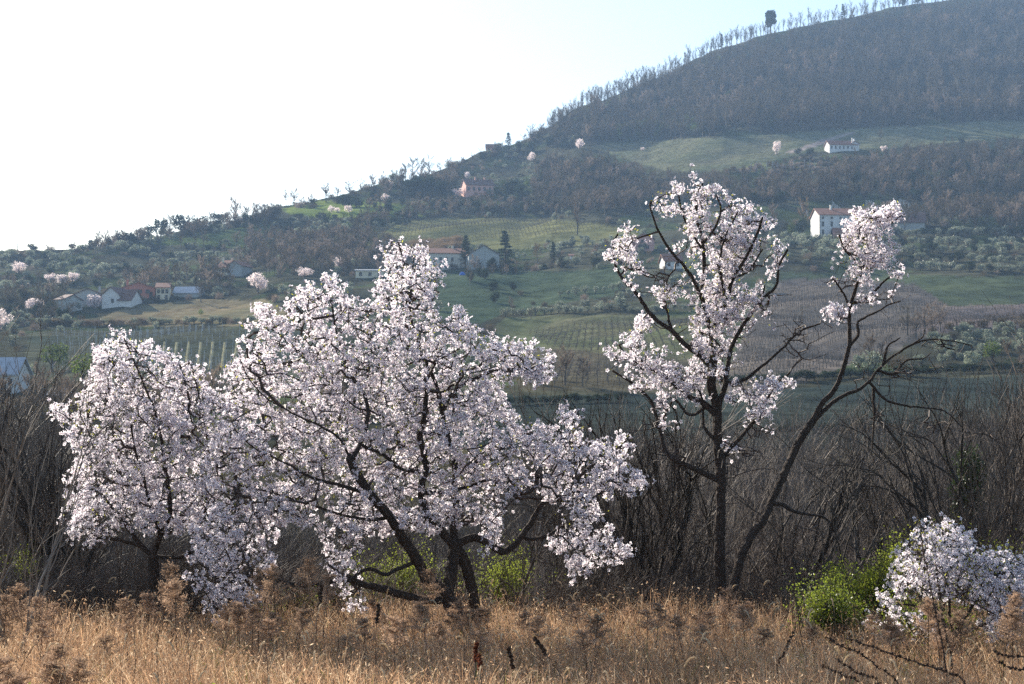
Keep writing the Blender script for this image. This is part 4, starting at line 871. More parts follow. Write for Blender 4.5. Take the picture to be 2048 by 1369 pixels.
    nbud = int(nb_ * budfrac); k = r.integers(0, len(src), nbud); hi = src[k, 2] + r.normal(size=nbud) * .4; k = k[np.argsort(-hi)[:int(nbud * .7)]]
    V, Q = leaves(r, src[k] + rdir(r, len(k)) * clump * 1.1, .026, .45, up=(0, 0, .8)); b = MB(); b.add(V, Q); ch('young_leaves', b, [M['bud']], 'stuff')
    return e
BIG = [  # the big almond tree
 ([(930, 1256), (922, 1235), (908, 1216), (897, 1190), (902, 1150), (907, 1120), (908, 1085)], 17, 13),
 ([(908, 1085), (925, 1115), (941, 1150), (950, 1185), (957, 1228), (968, 1258)], 12, 11),
 ([(907, 1208), (893, 1188), (872, 1168), (853, 1153), (840, 1125), (826, 1099), (804, 1066), (787, 1037), (765, 1008), (741, 983), (724, 958), (708, 935), (700, 915)], 11.5, 8),
 ([(853, 1200), (848, 1165), (845, 1150), (826, 1099)], 8, 8),
 ([(900, 1200), (845, 1201), (790, 1190), (725, 1176), (690, 1160), (655, 1172), (625, 1172), (598, 1175), (560, 1166), (520, 1150)], 9.5, 4),
 ([(820, 1132), (795, 1140), (770, 1151), (745, 1140), (725, 1141), (704, 1157), (690, 1165)], 4.5, 3),
 ([(908, 1085), (880, 1060), (858, 1035), (849, 1015), (841, 983), (845, 960), (853, 940), (850, 905), (845, 870), (852, 830), (855, 780), (850, 758)], 10, 4),
 ([(905, 1085), (908, 1058), (912, 1000), (910, 941), (908, 911), (895, 871), (887, 837), (890, 810), (906, 787), (925, 770), (950, 760), (986, 743), (1026, 739), (1060, 735)], 9, 2.5),
 ([(887, 835), (880, 800), (870, 760), (850, 715), (838, 680), (833, 659), (824, 623), (822, 568), (808, 530), (800, 490)], 5, 1.5),
 ([(895, 871), (850, 868), (815, 865), (785, 860), (760, 834), (738, 820), (741, 787), (735, 740), (745, 700), (740, 650)], 4.5, 1.5),
 ([(738, 820), (700, 800), (660, 770), (621, 725), (595, 703), (560, 670), (530, 650)], 2.5, 1),
 ([(702, 920), (720, 889), (734, 845), (730, 800), (700, 750), (680, 690), (665, 620), (658, 570)], 5, 1.5),
 ([(702, 920), (680, 880), (640, 850), (590, 830), (540, 800), (500, 760), (480, 720)], 3, .8),
 ([(741, 983), (690, 975), (630, 960), (570, 930), (510, 900), (470, 860)], 4, 1.2),
 ([(787, 1037), (740, 1040), (680, 1030), (610, 1010), (540, 990), (470, 970)], 4, 1.2),
 ([(853, 945), (800, 940), (760, 910), (720, 889)], 4, 3),
 ([(920, 1085), (945, 1076), (974, 1087), (1007, 1106), (1022, 1100), (1032, 1091), (1048, 1070), (1062, 1049), (1075, 1025), (1091, 1004), (1115, 1001), (1132, 1002), (1138, 985), (1141, 966), (1170, 963), (1199, 970), (1230, 955), (1260, 965)], 9.5, 2.5),
 ([(1040, 1080), (1065, 1078), (1095, 1070), (1130, 1050), (1170, 1060), (1200, 1080), (1225, 1110)], 5, 2),
 ([(1141, 966), (1145, 925), (1140, 890), (1145, 850), (1140, 825)], 4, 2),
 ([(1141, 966), (1180, 930), (1220, 905), (1255, 880)], 4, 2),
 ([(910, 941), (950, 925), (990, 905), (1030, 880), (1070, 865), (1090, 855)], 6, 2),
 ([(906, 787), (930, 810), (965, 820), (1000, 815)], 4, 2),
 ([(841, 983), (880, 985), (930, 975), (980, 960), (1020, 975)], 5, 2)]
REG_BIG = [('p', [(790, 478), (812, 484), (835, 500), (880, 525), (895, 562), (880, 585), (870, 612), (925, 628), (958, 662), (1010, 684), (1050, 684), (1088, 704), (1114, 742), (1098, 772), (1040, 755), (1000, 768), (1010, 800), (1040, 840), (1040, 880), (1040, 950), (1100, 940),
    (1110, 1000), (1010, 1000), (1000, 1080), (960, 1050), (900, 1050), (850, 1060), (790, 1070), (720, 1070), (650, 1050), (560, 1050), (430, 1060), (390, 1000), (425, 900), (455, 800), (455, 740), (495, 645), (522, 615), (560, 628), (600, 575), (640, 588), (655, 550), (688, 572), (692, 612), (740, 600), (765, 560), (790, 560), (772, 520), (768, 490)], 1.0),
  ('p', [(1120, 822), (1160, 815), (1178, 832), (1150, 882), (1220, 892), (1258, 865), (1268, 882), (1242, 920), (1292, 960), (1288, 982), (1230, 1000), (1190, 1010), (1110, 1005), (1095, 950), (1040, 900), (1060, 850), (1100, 865)], 1.0),
  ('p', [(1150, 1010), (1190, 1015), (1225, 1060), (1268, 1110), (1240, 1128), (1225, 1165), (1205, 1118), (1140, 1158), (1150, 1110), (1105, 1100), (1110, 1050)], .75),
  ('p', [(400, 1050), (560, 1060), (535, 1150), (500, 1230), (430, 1236), (385, 1150), (370, 1090)], .55), ('p', [(640, 1050), (740, 1070), (700, 1130), (730, 1160), (735, 1230), (690, 1230), (660, 1160), (640, 1110)], .4), ('e', 975, 1080, 0, 1, 1, .1)]
REG_BIG = [g if g[0] == 'p' else ('e', 985, 1085, 25, 14, .6) for g in REG_BIG]
almond('largest almond tree in full white blossom, many-stemmed, left of the picture centre', 16.0, BIG, REG_BIG, 4100, per=7.2, dz=.95, seed=1, gap=.10)
LEFT = [
 ([(316, 1240), (309, 1200), (307, 1160), (306, 1112)], 13, 11),
 ([(306, 1112), (322, 1070), (342, 1020), (332, 925), (322, 860), (300, 790), (270, 720), (245, 670)], 6, 1.2),
 ([(306, 1112), (281, 1089), (250, 1045), (205, 985), (170, 900), (150, 845)], 6, 1.5),
 ([(306, 1113), (335, 1115), (368, 1112), (400, 1080), (415, 1000), (420, 900), (400, 800), (385, 740)], 4.5, 1.2),
 ([(281, 1089), (240, 1080), (190, 1075), (150, 1060)], 4, 2),
 ([(332, 925), (370, 860), (380, 800), (360, 730)], 4, 2), ([(250, 1045), (240, 960), (225, 880), (215, 800), (220, 740)], 5, 2), ([(170, 900), (140, 850), (118, 825)], 3, 1.5),
 ([(322, 1070), (300, 1000), (280, 920), (262, 850)], 4, 2)]
REG_LEFT = [('p', [(236, 662), (256, 684), (305, 704), (345, 716), (385, 726), (412, 748), (400, 775), (455, 800), (440, 900), (425, 1000), (400, 1050), (350, 1075), (290, 1060), (230, 1050), (180, 1055), (140, 1030), (138, 990), (158, 920), (138, 865), (152, 800), (165, 765), (185, 735), (192, 706), (222, 690)], 1.0),
  ('e', 150, 1062, 28, 20, .5), ('e', 200, 1065, 35, 18, .6), ('e', 112, 822, 20, 10, .8), ('e', 134, 1088, 8, 8, .6), ('e', 470, 1190, 60, 50, .35)]
almond('left almond tree in white blossom with darker lower half, left of the largest one', 16.8, LEFT, REG_LEFT, 1800, per=6.6, dz=.7, seed=2, gap=.15, clump=.055)
TALL = [
 ([(1445, 1222), (1444, 1195), (1440, 1110), (1439, 1019), (1437, 931), (1432, 888), (1431, 813), (1422, 770), (1426, 721)], 11.5, 8.5),
 ([(1424, 735), (1395, 708), (1369, 691), (1343, 664), (1312, 642), (1295, 620), (1268, 585), (1242, 555), (1229, 528), (1225, 490), (1235, 470)], 6.5, 2),
 ([(1426, 721), (1426, 682), (1413, 620), (1409, 585), (1413, 541), (1409, 485), (1395, 436), (1395, 393), (1405, 368)], 6.5, 2),
 ([(1427, 700), (1430, 656), (1457, 594), (1466, 559), (1492, 515), (1514, 471), (1525, 435)], 6.5, 2),
 ([(1435, 860), (1440, 805), (1450, 770), (1452, 735), (1466, 678), (1496, 629), (1527, 590), (1551, 568), (1558, 528), (1575, 500)], 6.5, 2),
 ([(1343, 664), (1338, 645), (1334, 620), (1322, 592)], 3.5, 1.5),
 ([(1410, 600), (1385, 560), (1360, 528), (1340, 505), (1325, 485), (1312, 455), (1300, 415), (1302, 402)], 4.5, 1.5),
 ([(1431, 835), (1409, 809), (1369, 791), (1338, 761), (1295, 735), (1255, 715), (1238, 690)], 7, 2),
 ([(1435, 967), (1400, 945), (1370, 933), (1347, 923), (1325, 895), (1317, 860), (1299, 805), (1264, 770), (1225, 742)], 7, 2),
 ([(1439, 935), (1452, 905), (1487, 866), (1523, 813), (1545, 778), (1580, 745)], 6, 2),
 ([(1409, 485), (1430, 455), (1440, 420), (1432, 390)], 3, 1.5), ([(1409, 500), (1380, 465), (1360, 430), (1355, 385)], 3, 1.5), ([(1466, 559), (1500, 540), (1525, 500)], 3, 1.5), ([(1457, 594), (1440, 540), (1450, 480), (1475, 425)], 3.5, 1.5),
 ([(1450, 770), (1490, 760), (1520, 735), (1560, 700), (1600, 660), (1640, 648)], 4, 1.5), ([(1496, 629), (1520, 610), (1530, 570)], 3, 1.5),
 ([(1409, 809), (1380, 830), (1350, 800), (1330, 830), (1325, 850)], 4, 1.5), ([(1432, 888), (1405, 850), (1400, 800), (1385, 760)], 4, 1.5)]
el = lambda *a: ('e',) + a
REG_TALL = [el(1405, 392, 46, 30, 1), el(1360, 378, 16, 14, .8), el(1305, 408, 14, 10, .7), el(1330, 420, 22, 16, .7), el(1390, 430, 44, 30, 1), el(1475, 425, 34, 24, .9), el(1500, 445, 38, 34, 1.2), el(1455, 480, 76, 40, 1.1), el(1395, 495, 34, 36, .6), el(1465, 535, 62, 36, 1.1), el(1440, 585, 70, 36, 1.2),
  el(1440, 635, 76, 42, 1.3), el(1505, 600, 34, 26, .9), el(1395, 690, 42, 48, 1.2), el(1440, 700, 44, 34, 1.1), el(1240, 496, 30, 34, 1.1), el(1262, 530, 22, 22, .7), el(1266, 572, 12, 10, .8), el(1330, 590, 26, 26, 1.3), el(1290, 552, 9, 8, .8), el(1285, 652, 20, 24, 1), el(1262, 690, 34, 20, 1.1), el(1280, 722, 48, 26, 1.1), el(1330, 752, 52, 34, 1),
  el(1378, 775, 42, 36, .9), el(1400, 745, 40, 30, .9), el(1325, 805, 18, 34, .9), el(1325, 845, 14, 14, .6), el(1490, 788, 38, 22, .9), el(1545, 768, 38, 24, 1), el(1512, 828, 34, 34, .8), el(1446, 888, 14, 24, .7), el(1558, 503, 24, 12, 1), el(1552, 545, 10, 16, .7), el(1220, 738, 8, 8, .8), el(1265, 778, 14, 8, .7), el(1435, 745, 34, 22, .8)]
almond('tall slender almond tree with pinkish blossom, right of centre, straight dark trunk', 17.0, TALL, REG_TALL, 1900, per=4.6, dz=.5, seed=3, gap=.16, clump=.045, budfrac=.3, bare=[el(1600, 670, 60, 40, 1), el(1310, 850, 60, 60, 1), el(1490, 900, 60, 60, 1), el(1360, 900, 50, 50, 1), el(1330, 560, 60, 70, .6), el(1530, 620, 50, 60, .6)], nbare=420)
LEAN = [
 ([(1468, 1210), (1471, 1173), (1483, 1116), (1505, 1070), (1527, 1037), (1545, 989), (1571, 940), (1602, 879), (1628, 840)], 10, 7),
 ([(1628, 840), (1645, 805), (1663, 787), (1676, 761), (1689, 713), (1694, 669), (1696, 621), (1702, 585), (1720, 537), (1733, 485), (1742, 441), (1750, 420)], 6, 2),
 ([(1692, 690), (1716, 668), (1716, 638), (1737, 628), (1764, 616), (1781, 607), (1800, 603)], 4, 1.5), ([(1697, 621), (1692, 600), (1680, 581), (1667, 559)], 3, 1.5), ([(1702, 600), (1730, 600), (1751, 585), (1777, 559), (1805, 549)], 3.5, 1.5), ([(1733, 485), (1760, 465), (1790, 440), (1805, 430)], 3, 1.5), ([(1720, 537), (1690, 500), (1678, 470)], 3, 1.5),
 ([(1625, 845), (1648, 822), (1667, 805), (1695, 790), (1720, 783), (1746, 765), (1764, 743), (1786, 721), (1816, 700), (1843, 686), (1878, 680), (1913, 684), (1943, 691)], 5, 1),
 ([(1759, 752), (1786, 748), (1816, 721), (1847, 717), (1862, 706)], 3.5, 1), ([(1766, 735), (1768, 715), (1772, 691), (1786, 684), (1800, 676)], 3.5, 1.2), ([(1748, 770), (1772, 800), (1816, 813), (1850, 816), (1886, 822), (1905, 835), (1922, 853)], 3.2, 1), ([(1737, 785), (1748, 800), (1752, 820), (1750, 850), (1744, 900)], 3.5, 1.5),
 ([(1540, 1005), (1565, 1008), (1585, 1020), (1610, 1026), (1645, 1032), (1660, 1045), (1668, 1065)], 5, 2), ([(1816, 700), (1826, 688), (1845, 672), (1848, 660)], 2.5, 1), ([(1878, 680), (1893, 695), (1910, 700)], 2, 1)]
REG_LEAN = [el(1740, 438, 56, 18, 1), el(1715, 455, 34, 22, 1), el(1775, 435, 30, 14, .8), el(1735, 480, 40, 24, .9), el(1700, 492, 26, 24, .9), el(1735, 520, 38, 26, .9), el(1710, 545, 22, 14, .6), el(1760, 510, 22, 26, .6), el(1680, 630, 22, 16, 1.3), el(1727, 565, 12, 18, .6), el(1742, 600, 20, 12, .9), el(1792, 551, 20, 8, .9), el(1668, 562, 6, 8, .7)]
almond('leaning almond tree with forked dark trunk and sparse high blossom, right of the tall one', 16.6, LEAN, REG_LEAN, 520, per=4.6, dz=.4, seed=4, gap=.12, clump=.045, budfrac=.2, twig_r=.0019, bare=[el(1800, 745, 80, 40, 1), el(1880, 690, 60, 22, 1), el(1760, 830, 50, 45, .8), el(1620, 1060, 50, 40, .8), el(1770, 600, 40, 26, 1), el(1870, 850, 60, 30, .7), el(1700, 560, 50, 70, .7)], nbare=300)
BUSH = [([(1905, 1272), (1895, 1200), (1890, 1130), (1885, 1050)], 4, 1.5), ([(1905, 1272), (1950, 1200), (1990, 1150), (2030, 1110)], 4, 1.5), ([(1905, 1272), (1860, 1200), (1830, 1150), (1815, 1090)], 4, 1.5), ([(1905, 1272), (1990, 1240), (2060, 1190)], 4, 1.5), ([(1860, 1220), (1800, 1215), (1750, 1230)], 2.5, 1.2)]
REG_BUSH = [('p', [(1848, 1045), (1862, 1060), (1900, 1042), (1928, 1068), (1948, 1110), (2010, 1104), (2100, 1130), (2110, 1220), (2010, 1258), (1965, 1215), (1880, 1190), (1795, 1185), (1782, 1150), (1800, 1110), (1820, 1078)], 1),
   el(1780, 1215, 40, 26, .35), el(1850, 1250, 60, 26, .3), el(1985, 1265, 30, 26, .5), el(1835, 1052, 14, 10, .5), el(1735, 1240, 12, 8, .3), el(1790, 1262, 30, 10, .4)]
almond('low white flowering almond bush at the lower right corner', 14.2, BUSH, REG_BUSH, 1150, per=5, dz=.6, seed=5, gap=.12, name='almond_bush', clump=.05, budfrac=.5, size=.019)

# ------------------------------------------------------------------ bare thicket
def bare_edges(seed, Ht, stems, spread, depth=4, twig=1.0, wig=.11, len0=.42, thickness=.0085):
    r = np.random.default_rng(seed); A = []; B = []; ra = []; rb = []
    def grow(p, d, L, rad, lv):
        n = max(2, int(L / .16)); q = np.array(p)
        for i in range(n):
            d = d + r.normal(size=3) * wig + np.array([0, 0, .05]); d = d / np.linalg.norm(d); q2 = q + d * L / n
            r1 = rad * (1 - .5 * i / n); r2 = rad * (1 - .5 * (i + 1) / n); A.append(q); B.append(q2); ra.append(r1); rb.append(r2); q = q2
            if lv < depth and i > 0 and r.random() < (.75 if lv > 0 else .55) * twig:
                nd_ = d + rdir(r, 1)[0] * .62 + np.array([0, 0, .2]); grow(q, nd_ / np.linalg.norm(nd_), L * r.uniform(.35, .7), r2 * .6, lv + 1)
        if lv < depth:
            for _ in range(2):
                nd_ = d + rdir(r, 1)[0] * .42; grow(q, nd_ / np.linalg.norm(nd_), L * r.uniform(.5, .75), rad * .5, lv + 1)
    for s in range(stems):
        a = r.uniform(0, 6.28); k = spread * r.uniform(.2, 1); d = norm(np.array([math.cos(a) * k, math.sin(a) * k, 1.0]))
        grow(np.array([math.cos(a) * .1 * stems ** .5, math.sin(a) * .1 * stems ** .5, -.15]), d, Ht * len0 * r.uniform(.8, 1.2), Ht * thickness * r.uniform(.6, 1.2), 0)
    return np.array(A), np.array(B), np.maximum(np.array(ra), .0022), np.maximum(np.array(rb), .0018)
def sapling_mesh(seed, Ht, stems, spread, mat, depth=3, **k):
    A, B, ra, rb = bare_edges(seed, Ht, stems, spread, depth, **k); top = B[:, 2].max(); f = Ht / top; A *= f; B *= f
    b = MB(); th = ra > .012
    V, Q = frustums(A[th], B[th], ra[th], rb[th], 6); b.add(V, Q); V, Q = frustums(A[~th], B[~th], ra[~th], rb[~th], 3); b.add(V, Q)
    return b.me('sapling', [M[mat]])
SAP = [sapling_mesh(400 + k, 4.0, [1, 2, 3, 2, 3, 2][k], [.12, .22, .3, .2, .4, .3][k], ['scrub', 'scrub', 'scrub_red', 'scrub', 'scrub_red', 'scrub'][k], 3) for k in range(6)]
POLE = [sapling_mesh(440 + k, 4.5, [1, 2, 1, 2][k], [.15, .3, .2, .45][k], 'pole', 3, twig=.75, wig=.17, thickness=.019) for k in range(4)]
DENSE = [sapling_mesh(420 + k, 3.0, 8, .5, ['scrub_red', 'scrub', 'scrub_red'][k], 3, wig=.12) for k in range(3)]
ENV = np.array([(-100, 690), (0, 700), (60, 730), (110, 800), (170, 860), (300, 960), (450, 990), (1000, 980), (1100, 930), (1180, 820), (1260, 790), (1360, 830), (1480, 850), (1580, 865), (1700, 880), (1800, 860), (1880, 810), (1960, 760), (2048, 720), (2200, 700)])
def plant(mesh_, ht, u, vtop, D, name, label, group, cat='shrub', wide=1.0, lo=1.1):
    x = (u - 1024) / F * D; g = float(H(x, D)); top = float(P(u, vtop, D)[2]); s = max(top - g, lo) / ht
    return obj(name, mesh_, loc=(x, D, g), rz=random.uniform(0, 6.28), sc=(s * wide, s * wide, s), label=label, cat=cat, group=group)
def zone(u): return ('left thicket', 'in the dark thicket at the left edge') if u < 330 else ('thicket behind the big almond', 'behind the stems of the largest almond tree') if u < 1150 else ('thicket behind the tall almond', 'behind the tall slender almond tree') if u < 1560 else ('right thicket', 'in the grey thicket on the right')
for i in range(64):     # deep rows on the bank
    u = random.uniform(-120, 2170); D = random.uniform(28, 62); e = float(np.interp(u, ENV[:, 0], ENV[:, 1])); gz = zone(u)
    plant(random.choice(SAP), 4.0, u, e + random.uniform(20, 130), D, 'bare_sapling', 'bare branching sapling farther back ' + gz[1], gz[0] + ', back', 'sapling', random.uniform(.6, .95))
for i in range(42):     # nearer saplings
    u = random.choice([random.uniform(-80, 230), random.uniform(1180, 2140), random.uniform(1180, 2140), random.uniform(330, 1180)]); D = random.uniform(18.2, 25); e = float(np.interp(u, ENV[:, 0], ENV[:, 1])); gz = zone(u)
    plant(random.choice(SAP), 4.0, u, e + random.uniform(-30, 140), D, 'bare_sapling', 'bare grey sapling with thin stems ' + gz[1], gz[0] + ', front', 'sapling', random.uniform(.7, 1.0))
for i in range(95):     # low dense brush
    u = random.uniform(-100, 2160); D = random.uniform(18, 34); gz = zone(u)
    plant(random.choice(DENSE), 3.0, u, random.uniform(985, 1120), D, 'bare_bush', 'low dense bare bush with reddish twigs ' + gz[1], gz[0] + ', low brush', 'bush', random.uniform(.9, 1.4))
for u in [10, 45, 90, 120, 150, 195, 1190, 1225, 1262, 1300, 1345, 1385, 1500, 1540, 1585, 1612, 1655, 1700, 1735, 1790, 1830, 1875, 1925, 1960, 2005, 2040, 360, 450, 1060, 1120]:
    D = random.uniform(17.1, 19.6); e = float(np.interp(u, ENV[:, 0], ENV[:, 1])); gz = zone(u)
    plant(random.choice(POLE), 4.5, u + random.uniform(-8, 8), e + random.uniform(-70, 60), D, 'bare_tree', 'dark forking bare tree with visible trunk ' + gz[1], gz[0] + ', trees', 'tree', random.uniform(.6, .9))
for i in range(60):     # dark brush right under and between the almond crowns
    u = random.choice([random.uniform(120, 1260), random.uniform(-60, 420), random.uniform(1200, 1640)]); D = random.uniform(16.9, 18.3)
    plant(random.choice(DENSE), 3.0, u, random.uniform(1060, 1160), D, 'bare_bush', 'dark twiggy bush standing in the shade at the meadow edge', 'shaded bushes at the meadow edge', 'bush', random.uniform(1.0, 1.7), lo=.4)
for (u, vt, D, k, w, lab) in [(75, 655, 15.0, 0, .7, 'tall thin bare tree at the left edge reaching above the bluish house'), (20, 730, 14.5, 1, .9, 'dark leaning bare tree cut by the left edge'), (205, 900, 17.5, 2, .8, 'forked bare tree under the left almond crown'),
     (1280, 780, 18.5, 3, .8, 'bare multi-stemmed tree left of the tall almond trunk'), (1560, 760, 18.5, 0, .6, 'thin grey bare tree between the two almond trunks'), (1700, 850, 18.8, 1, .9, 'bare grey tree right of the leaning trunk'),
     (1790, 800, 19.5, 5, .9, 'bare grey tree under the long right almond branch'), (1900, 690, 19.0, 3, .8, 'tall bare grey tree near the right edge'), (1985, 700, 18.6, 0, .9, 'bare grey tree with upright twigs at the right edge'), (1320, 800, 19, 5, .9, 'bare brown tree close behind the tall almond'),
     (1050, 1000, 17.6, 3, .8, 'bare shrub stems right of the largest almond trunk'), (1345, 960, 17.4, 4, .9, 'spreading bare shrub at the foot of the tall almond')]:
    plant(SAP[k], 4.0, u, vt, D, 'bare_tree', lab, None, 'tree', w)
for (u, vt, D, lab) in [(2040, 860, 15.5, 'dense dark twiggy bush at the right edge'), (1985, 900, 16.6, 'dense reddish twiggy bush left of the right edge'), (2100, 830, 16.0, 'dense dark bush cut by the right edge')]:
    plant(DENSE[0], 3.0, u, vt, D, 'twiggy_bush', lab, None, 'bush', .8)
def thicket(name, label, srcs, n, ylo, yhi, hlo, hhi, xf, envoff):
    r = np.random.default_rng(hash(label) % 1000 if False else len(label)); D = np.sqrt(r.uniform(ylo ** 2, yhi ** 2, n)); u = r.uniform(-220, 2260, n); x = (u - 1024) / F * D; z = H(x, D)
    e = np.interp(u, ENV[:, 0], ENV[:, 1]) + r.uniform(10 - (name != 'thicket') * 90, envoff, n); s = np.clip((P(u, e, D)[:, 2] - z), hlo, hhi)
    FIRST.clear()
    for i, o in enumerate(srcs): FIRST[('src', str(i))] = o
    scatter(name, ['src'], np.stack([x, D, z], -1), s / 3.6, label, 'thicket')
sap_src = [o for o in COL.objects if o.name in ('bare_sapling', 'bare_sapling.001', 'bare_sapling.003', 'bare_sapling.005', 'bare_sapling.008')]; bush_src = [o for o in COL.objects if o.name in ('bare_bush', 'bare_bush.001', 'bare_bush.004')]
thicket('thicket', 'dense mass of bare bushes covering the bank behind the almond trees', bush_src, 900, 19, 130, 1.3, 5.5, 1, 150)
thicket('sapling_thicket', 'mass of bare saplings rising from the bank behind the almond trees', sap_src, 420, 22, 110, 1.5, 7.5, 1, 110)
# ------------------------------------------------------------------ leafy shrubs
def leafy(label, D, regs, n, mat, seed, size=.022, base=None, thick=.5, cat='shrub', name='leafy_shrub'):
    r = np.random.default_rng(seed); at = regions_sample(r, regs, max(40, n // 30)); A = P(at[:, 0], at[:, 1], D + r.uniform(-1, 1, len(at)) * thick)
    bx = float((base - 1024) / F * D); g = np.array([bx, D, float(H(bx, D))]); e = bpy.data.objects.new(name, None); COL.objects.link(e); e.location = tuple(g); e['label'] = label; e['category'] = cat
    st = np.stack([g + np.array([r.normal() * .15 + (a[0] - bx) * .3, r.normal() * .1, -.05]) for a in A]); mid = (st + A) / 2 + r.normal(size=A.shape) * .08
    b = MB(); V, Q = frustums(st - g, mid - g, .006, .004, 3); b.add(V, Q); V, Q = frustums(mid - g, A - g, .004, .002, 3); b.add(V, Q); obj('stems', b.me('stems', [M['scrub_red']]), e, kind='stuff')
    k = r.integers(0, len(A), n); t = r.uniform(.15, 1, n)[:, None] ** .5; pts = mid[k] + (A[k] - mid[k]) * t + r.normal(size=(n, 3)) * .055
    b = MB(); V, Q = leaves(r, pts - g, size, .7); b.add(V, Q); obj('leaves', b.me('leaves', [M[mat]]), e, kind='stuff')
leafy('bright green leafy shrub at the meadow edge, lower right', 15.2, [el(1655, 1205, 62, 50, 1)], 7000, 'green', 61, base=1655, thick=.3)
leafy('looser yellow green shrub behind the bright one, reaching up to the right', 16.0, [el(1745, 1165, 62, 56, 1), el(1670, 1145, 26, 36, .5), el(1790, 1105, 34, 44, .6)], 8500, 'yellowgreen', 62, base=1740, thick=.4)
leafy('green leaves around the low flowering almond bush', 14.6, [el(1880, 1230, 90, 40, 1), el(1790, 1200, 50, 40, 1)], 2600, 'green', 63, base=1850, thick=.4)
leafy('small yellow green shoots above the low almond bush at the right edge', 15.6, [el(2005, 1100, 40, 35, 1)], 700, 'yellowgreen', 64, base=2005, thick=.3)
leafy('yellow green shrub seen between the stems of the largest almond tree', 19.0, [el(800, 1140, 90, 60, 1), el(720, 1190, 60, 40, 1)], 6500, 'yellowgreen', 65, base=790, thick=.6)
leafy('dull green shrub right of the largest almond trunk', 19.2, [el(1010, 1140, 80, 55, 1)], 3600, 'yellowgreen', 66, base=1000, thick=.6)
leafy('green undergrowth between the two left almond trees', 18.6, [el(620, 1200, 60, 34, 1), el(560, 1215, 50, 24, .7)], 2600, 'green', 67, base=610, thick=.5)
leafy('faint green shrub in the dark thicket at the left', 18.4, [el(50, 1110, 60, 40, 1)], 900, 'yellowgreen', 68, base=50, thick=.5)
leafy('dark ivy clump high on a bare tree near the right edge', 18.7, [el(1938, 915, 20, 34, 1), el(1925, 955, 18, 14, .6)], 2200, 'ivy', 69, size=.035, base=1938, thick=.15, cat='ivy', name='ivy_clump')
leafy('dark evergreen undergrowth at the foot of the tall almond', 18.0, [el(1420, 1225, 100, 24, 1), el(1240, 1200, 90, 20, .7)], 2200, 'ivy', 70, size=.03, base=1400, thick=.4, name='evergreen_undergrowth')

# ------------------------------------------------------------------ dry meadow
def grass():
    r = np.random.default_rng(9); n = 120000
    y = 8.0 + 10.6 * r.uniform(0, 1, n) ** .9; x = r.uniform(-1, 1, n) * (.36 * y + .8); keep = noise2(x, y, 1.3, 91) + r.uniform(-1.3, 1.3, n) > -.55; x, y = x[keep], y[keep]; n = len(x)
    z = H(x, y); tall = np.clip(.5 + .5 * noise2(x, y, 1.8, 92), .1, 1); h = r.uniform(.16, .5, n) * (.65 + .55 * tall) * (1 + .12 * np.clip((y - 12.5) / 3, 0, 1))
    lean = r.normal(size=(n, 2)) * .42 + np.stack([.12 * noise2(x, y, 2.2, 93), np.zeros(n)], -1); yaw = r.uniform(0, 6.28, n); w = r.uniform(.0014, .0034, n)
    s = np.stack([np.cos(yaw), np.sin(yaw), 0 * yaw], -1); rows = []
    for t, ww in ((0, 1), (.38, .9), (.72, .6), (1, .05)):
        c = np.stack([x + lean[:, 0] * h * t ** 1.8 * 1.3, y + lean[:, 1] * h * t ** 1.8 * 1.3, z + h * t * (1 - .15 * t * np.abs(lean[:, 0]) * 2)], -1)
        rows += [c - s * (w * ww)[:, None], c + s * (w * ww)[:, None]]
    V = np.stack(rows, 1).reshape(-1, 3); o = np.arange(n)[:, None] * 8
    Q = np.concatenate([o + [0, 1, 3, 2], o + [2, 3, 5, 4], o + [4, 5, 7, 6]])
    kind = r.uniform(0, 1, n); gr = (noise2(x, y, .9, 94) > .45) & (kind < .5) & (h < .42)
    c = np.where((kind < .55)[:, None], [.54, .38, .245], np.where((kind < .8)[:, None], [.33, .22, .15], [.74, .62, .45])); c = np.where(gr[:, None], [.22, .26, .06], c) * r.uniform(.75, 1.15, (n, 1))
    C = np.repeat(c, 8, 0); b = MB(); b.add(V, Q, C)
    # chaffy seed heads: short side bits on upper stems
    m = 110000; k = r.integers(0, n, m); t = r.uniform(.45, 1.05, m)
    q = np.stack([x[k] + lean[k, 0] * h[k] * t ** 1.8 * 1.3, y[k] + lean[k, 1] * h[k] * t ** 1.8 * 1.3, z[k] + h[k] * t], -1) + r.normal(size=(m, 3)) * .012
    V, Q = leaves(r, q, .028, .22, up=(0, 0, .7)); b.add(V, Q, np.repeat(np.where(r.uniform(0, 1, (m, 1)) < .7, [.46, .32, .215], [.78, .66, .49]) * r.uniform(.7, 1.2, (m, 1)), 4, 0))
    obj('dry_grass', b.me('dry_grass', [M['straw']]), label='dry tan meadow grass covering the foreground', cat='grass', kind='stuff')
    r = np.random.default_rng(19); n = 5200; y = 8.2 + 3.4 * r.uniform(0, 1, n); x = r.uniform(-1, 1, n) * (.36 * y + .5); keep = noise2(x, y, .8, 95) > .2; x, y = x[keep], y[keep]
    p = np.stack([x, y, H(x, y) + r.uniform(.02, .26, len(x))], -1); V, Q = leaves(r, p, .045, .4, up=(0, 0, .5)); b = MB(); b.add(V, Q)
    obj('green_weeds', b.me('green_weeds', [M['green']]), label='low green weeds showing through the dry grass at the bottom', cat='weeds', kind='stuff')
grass()
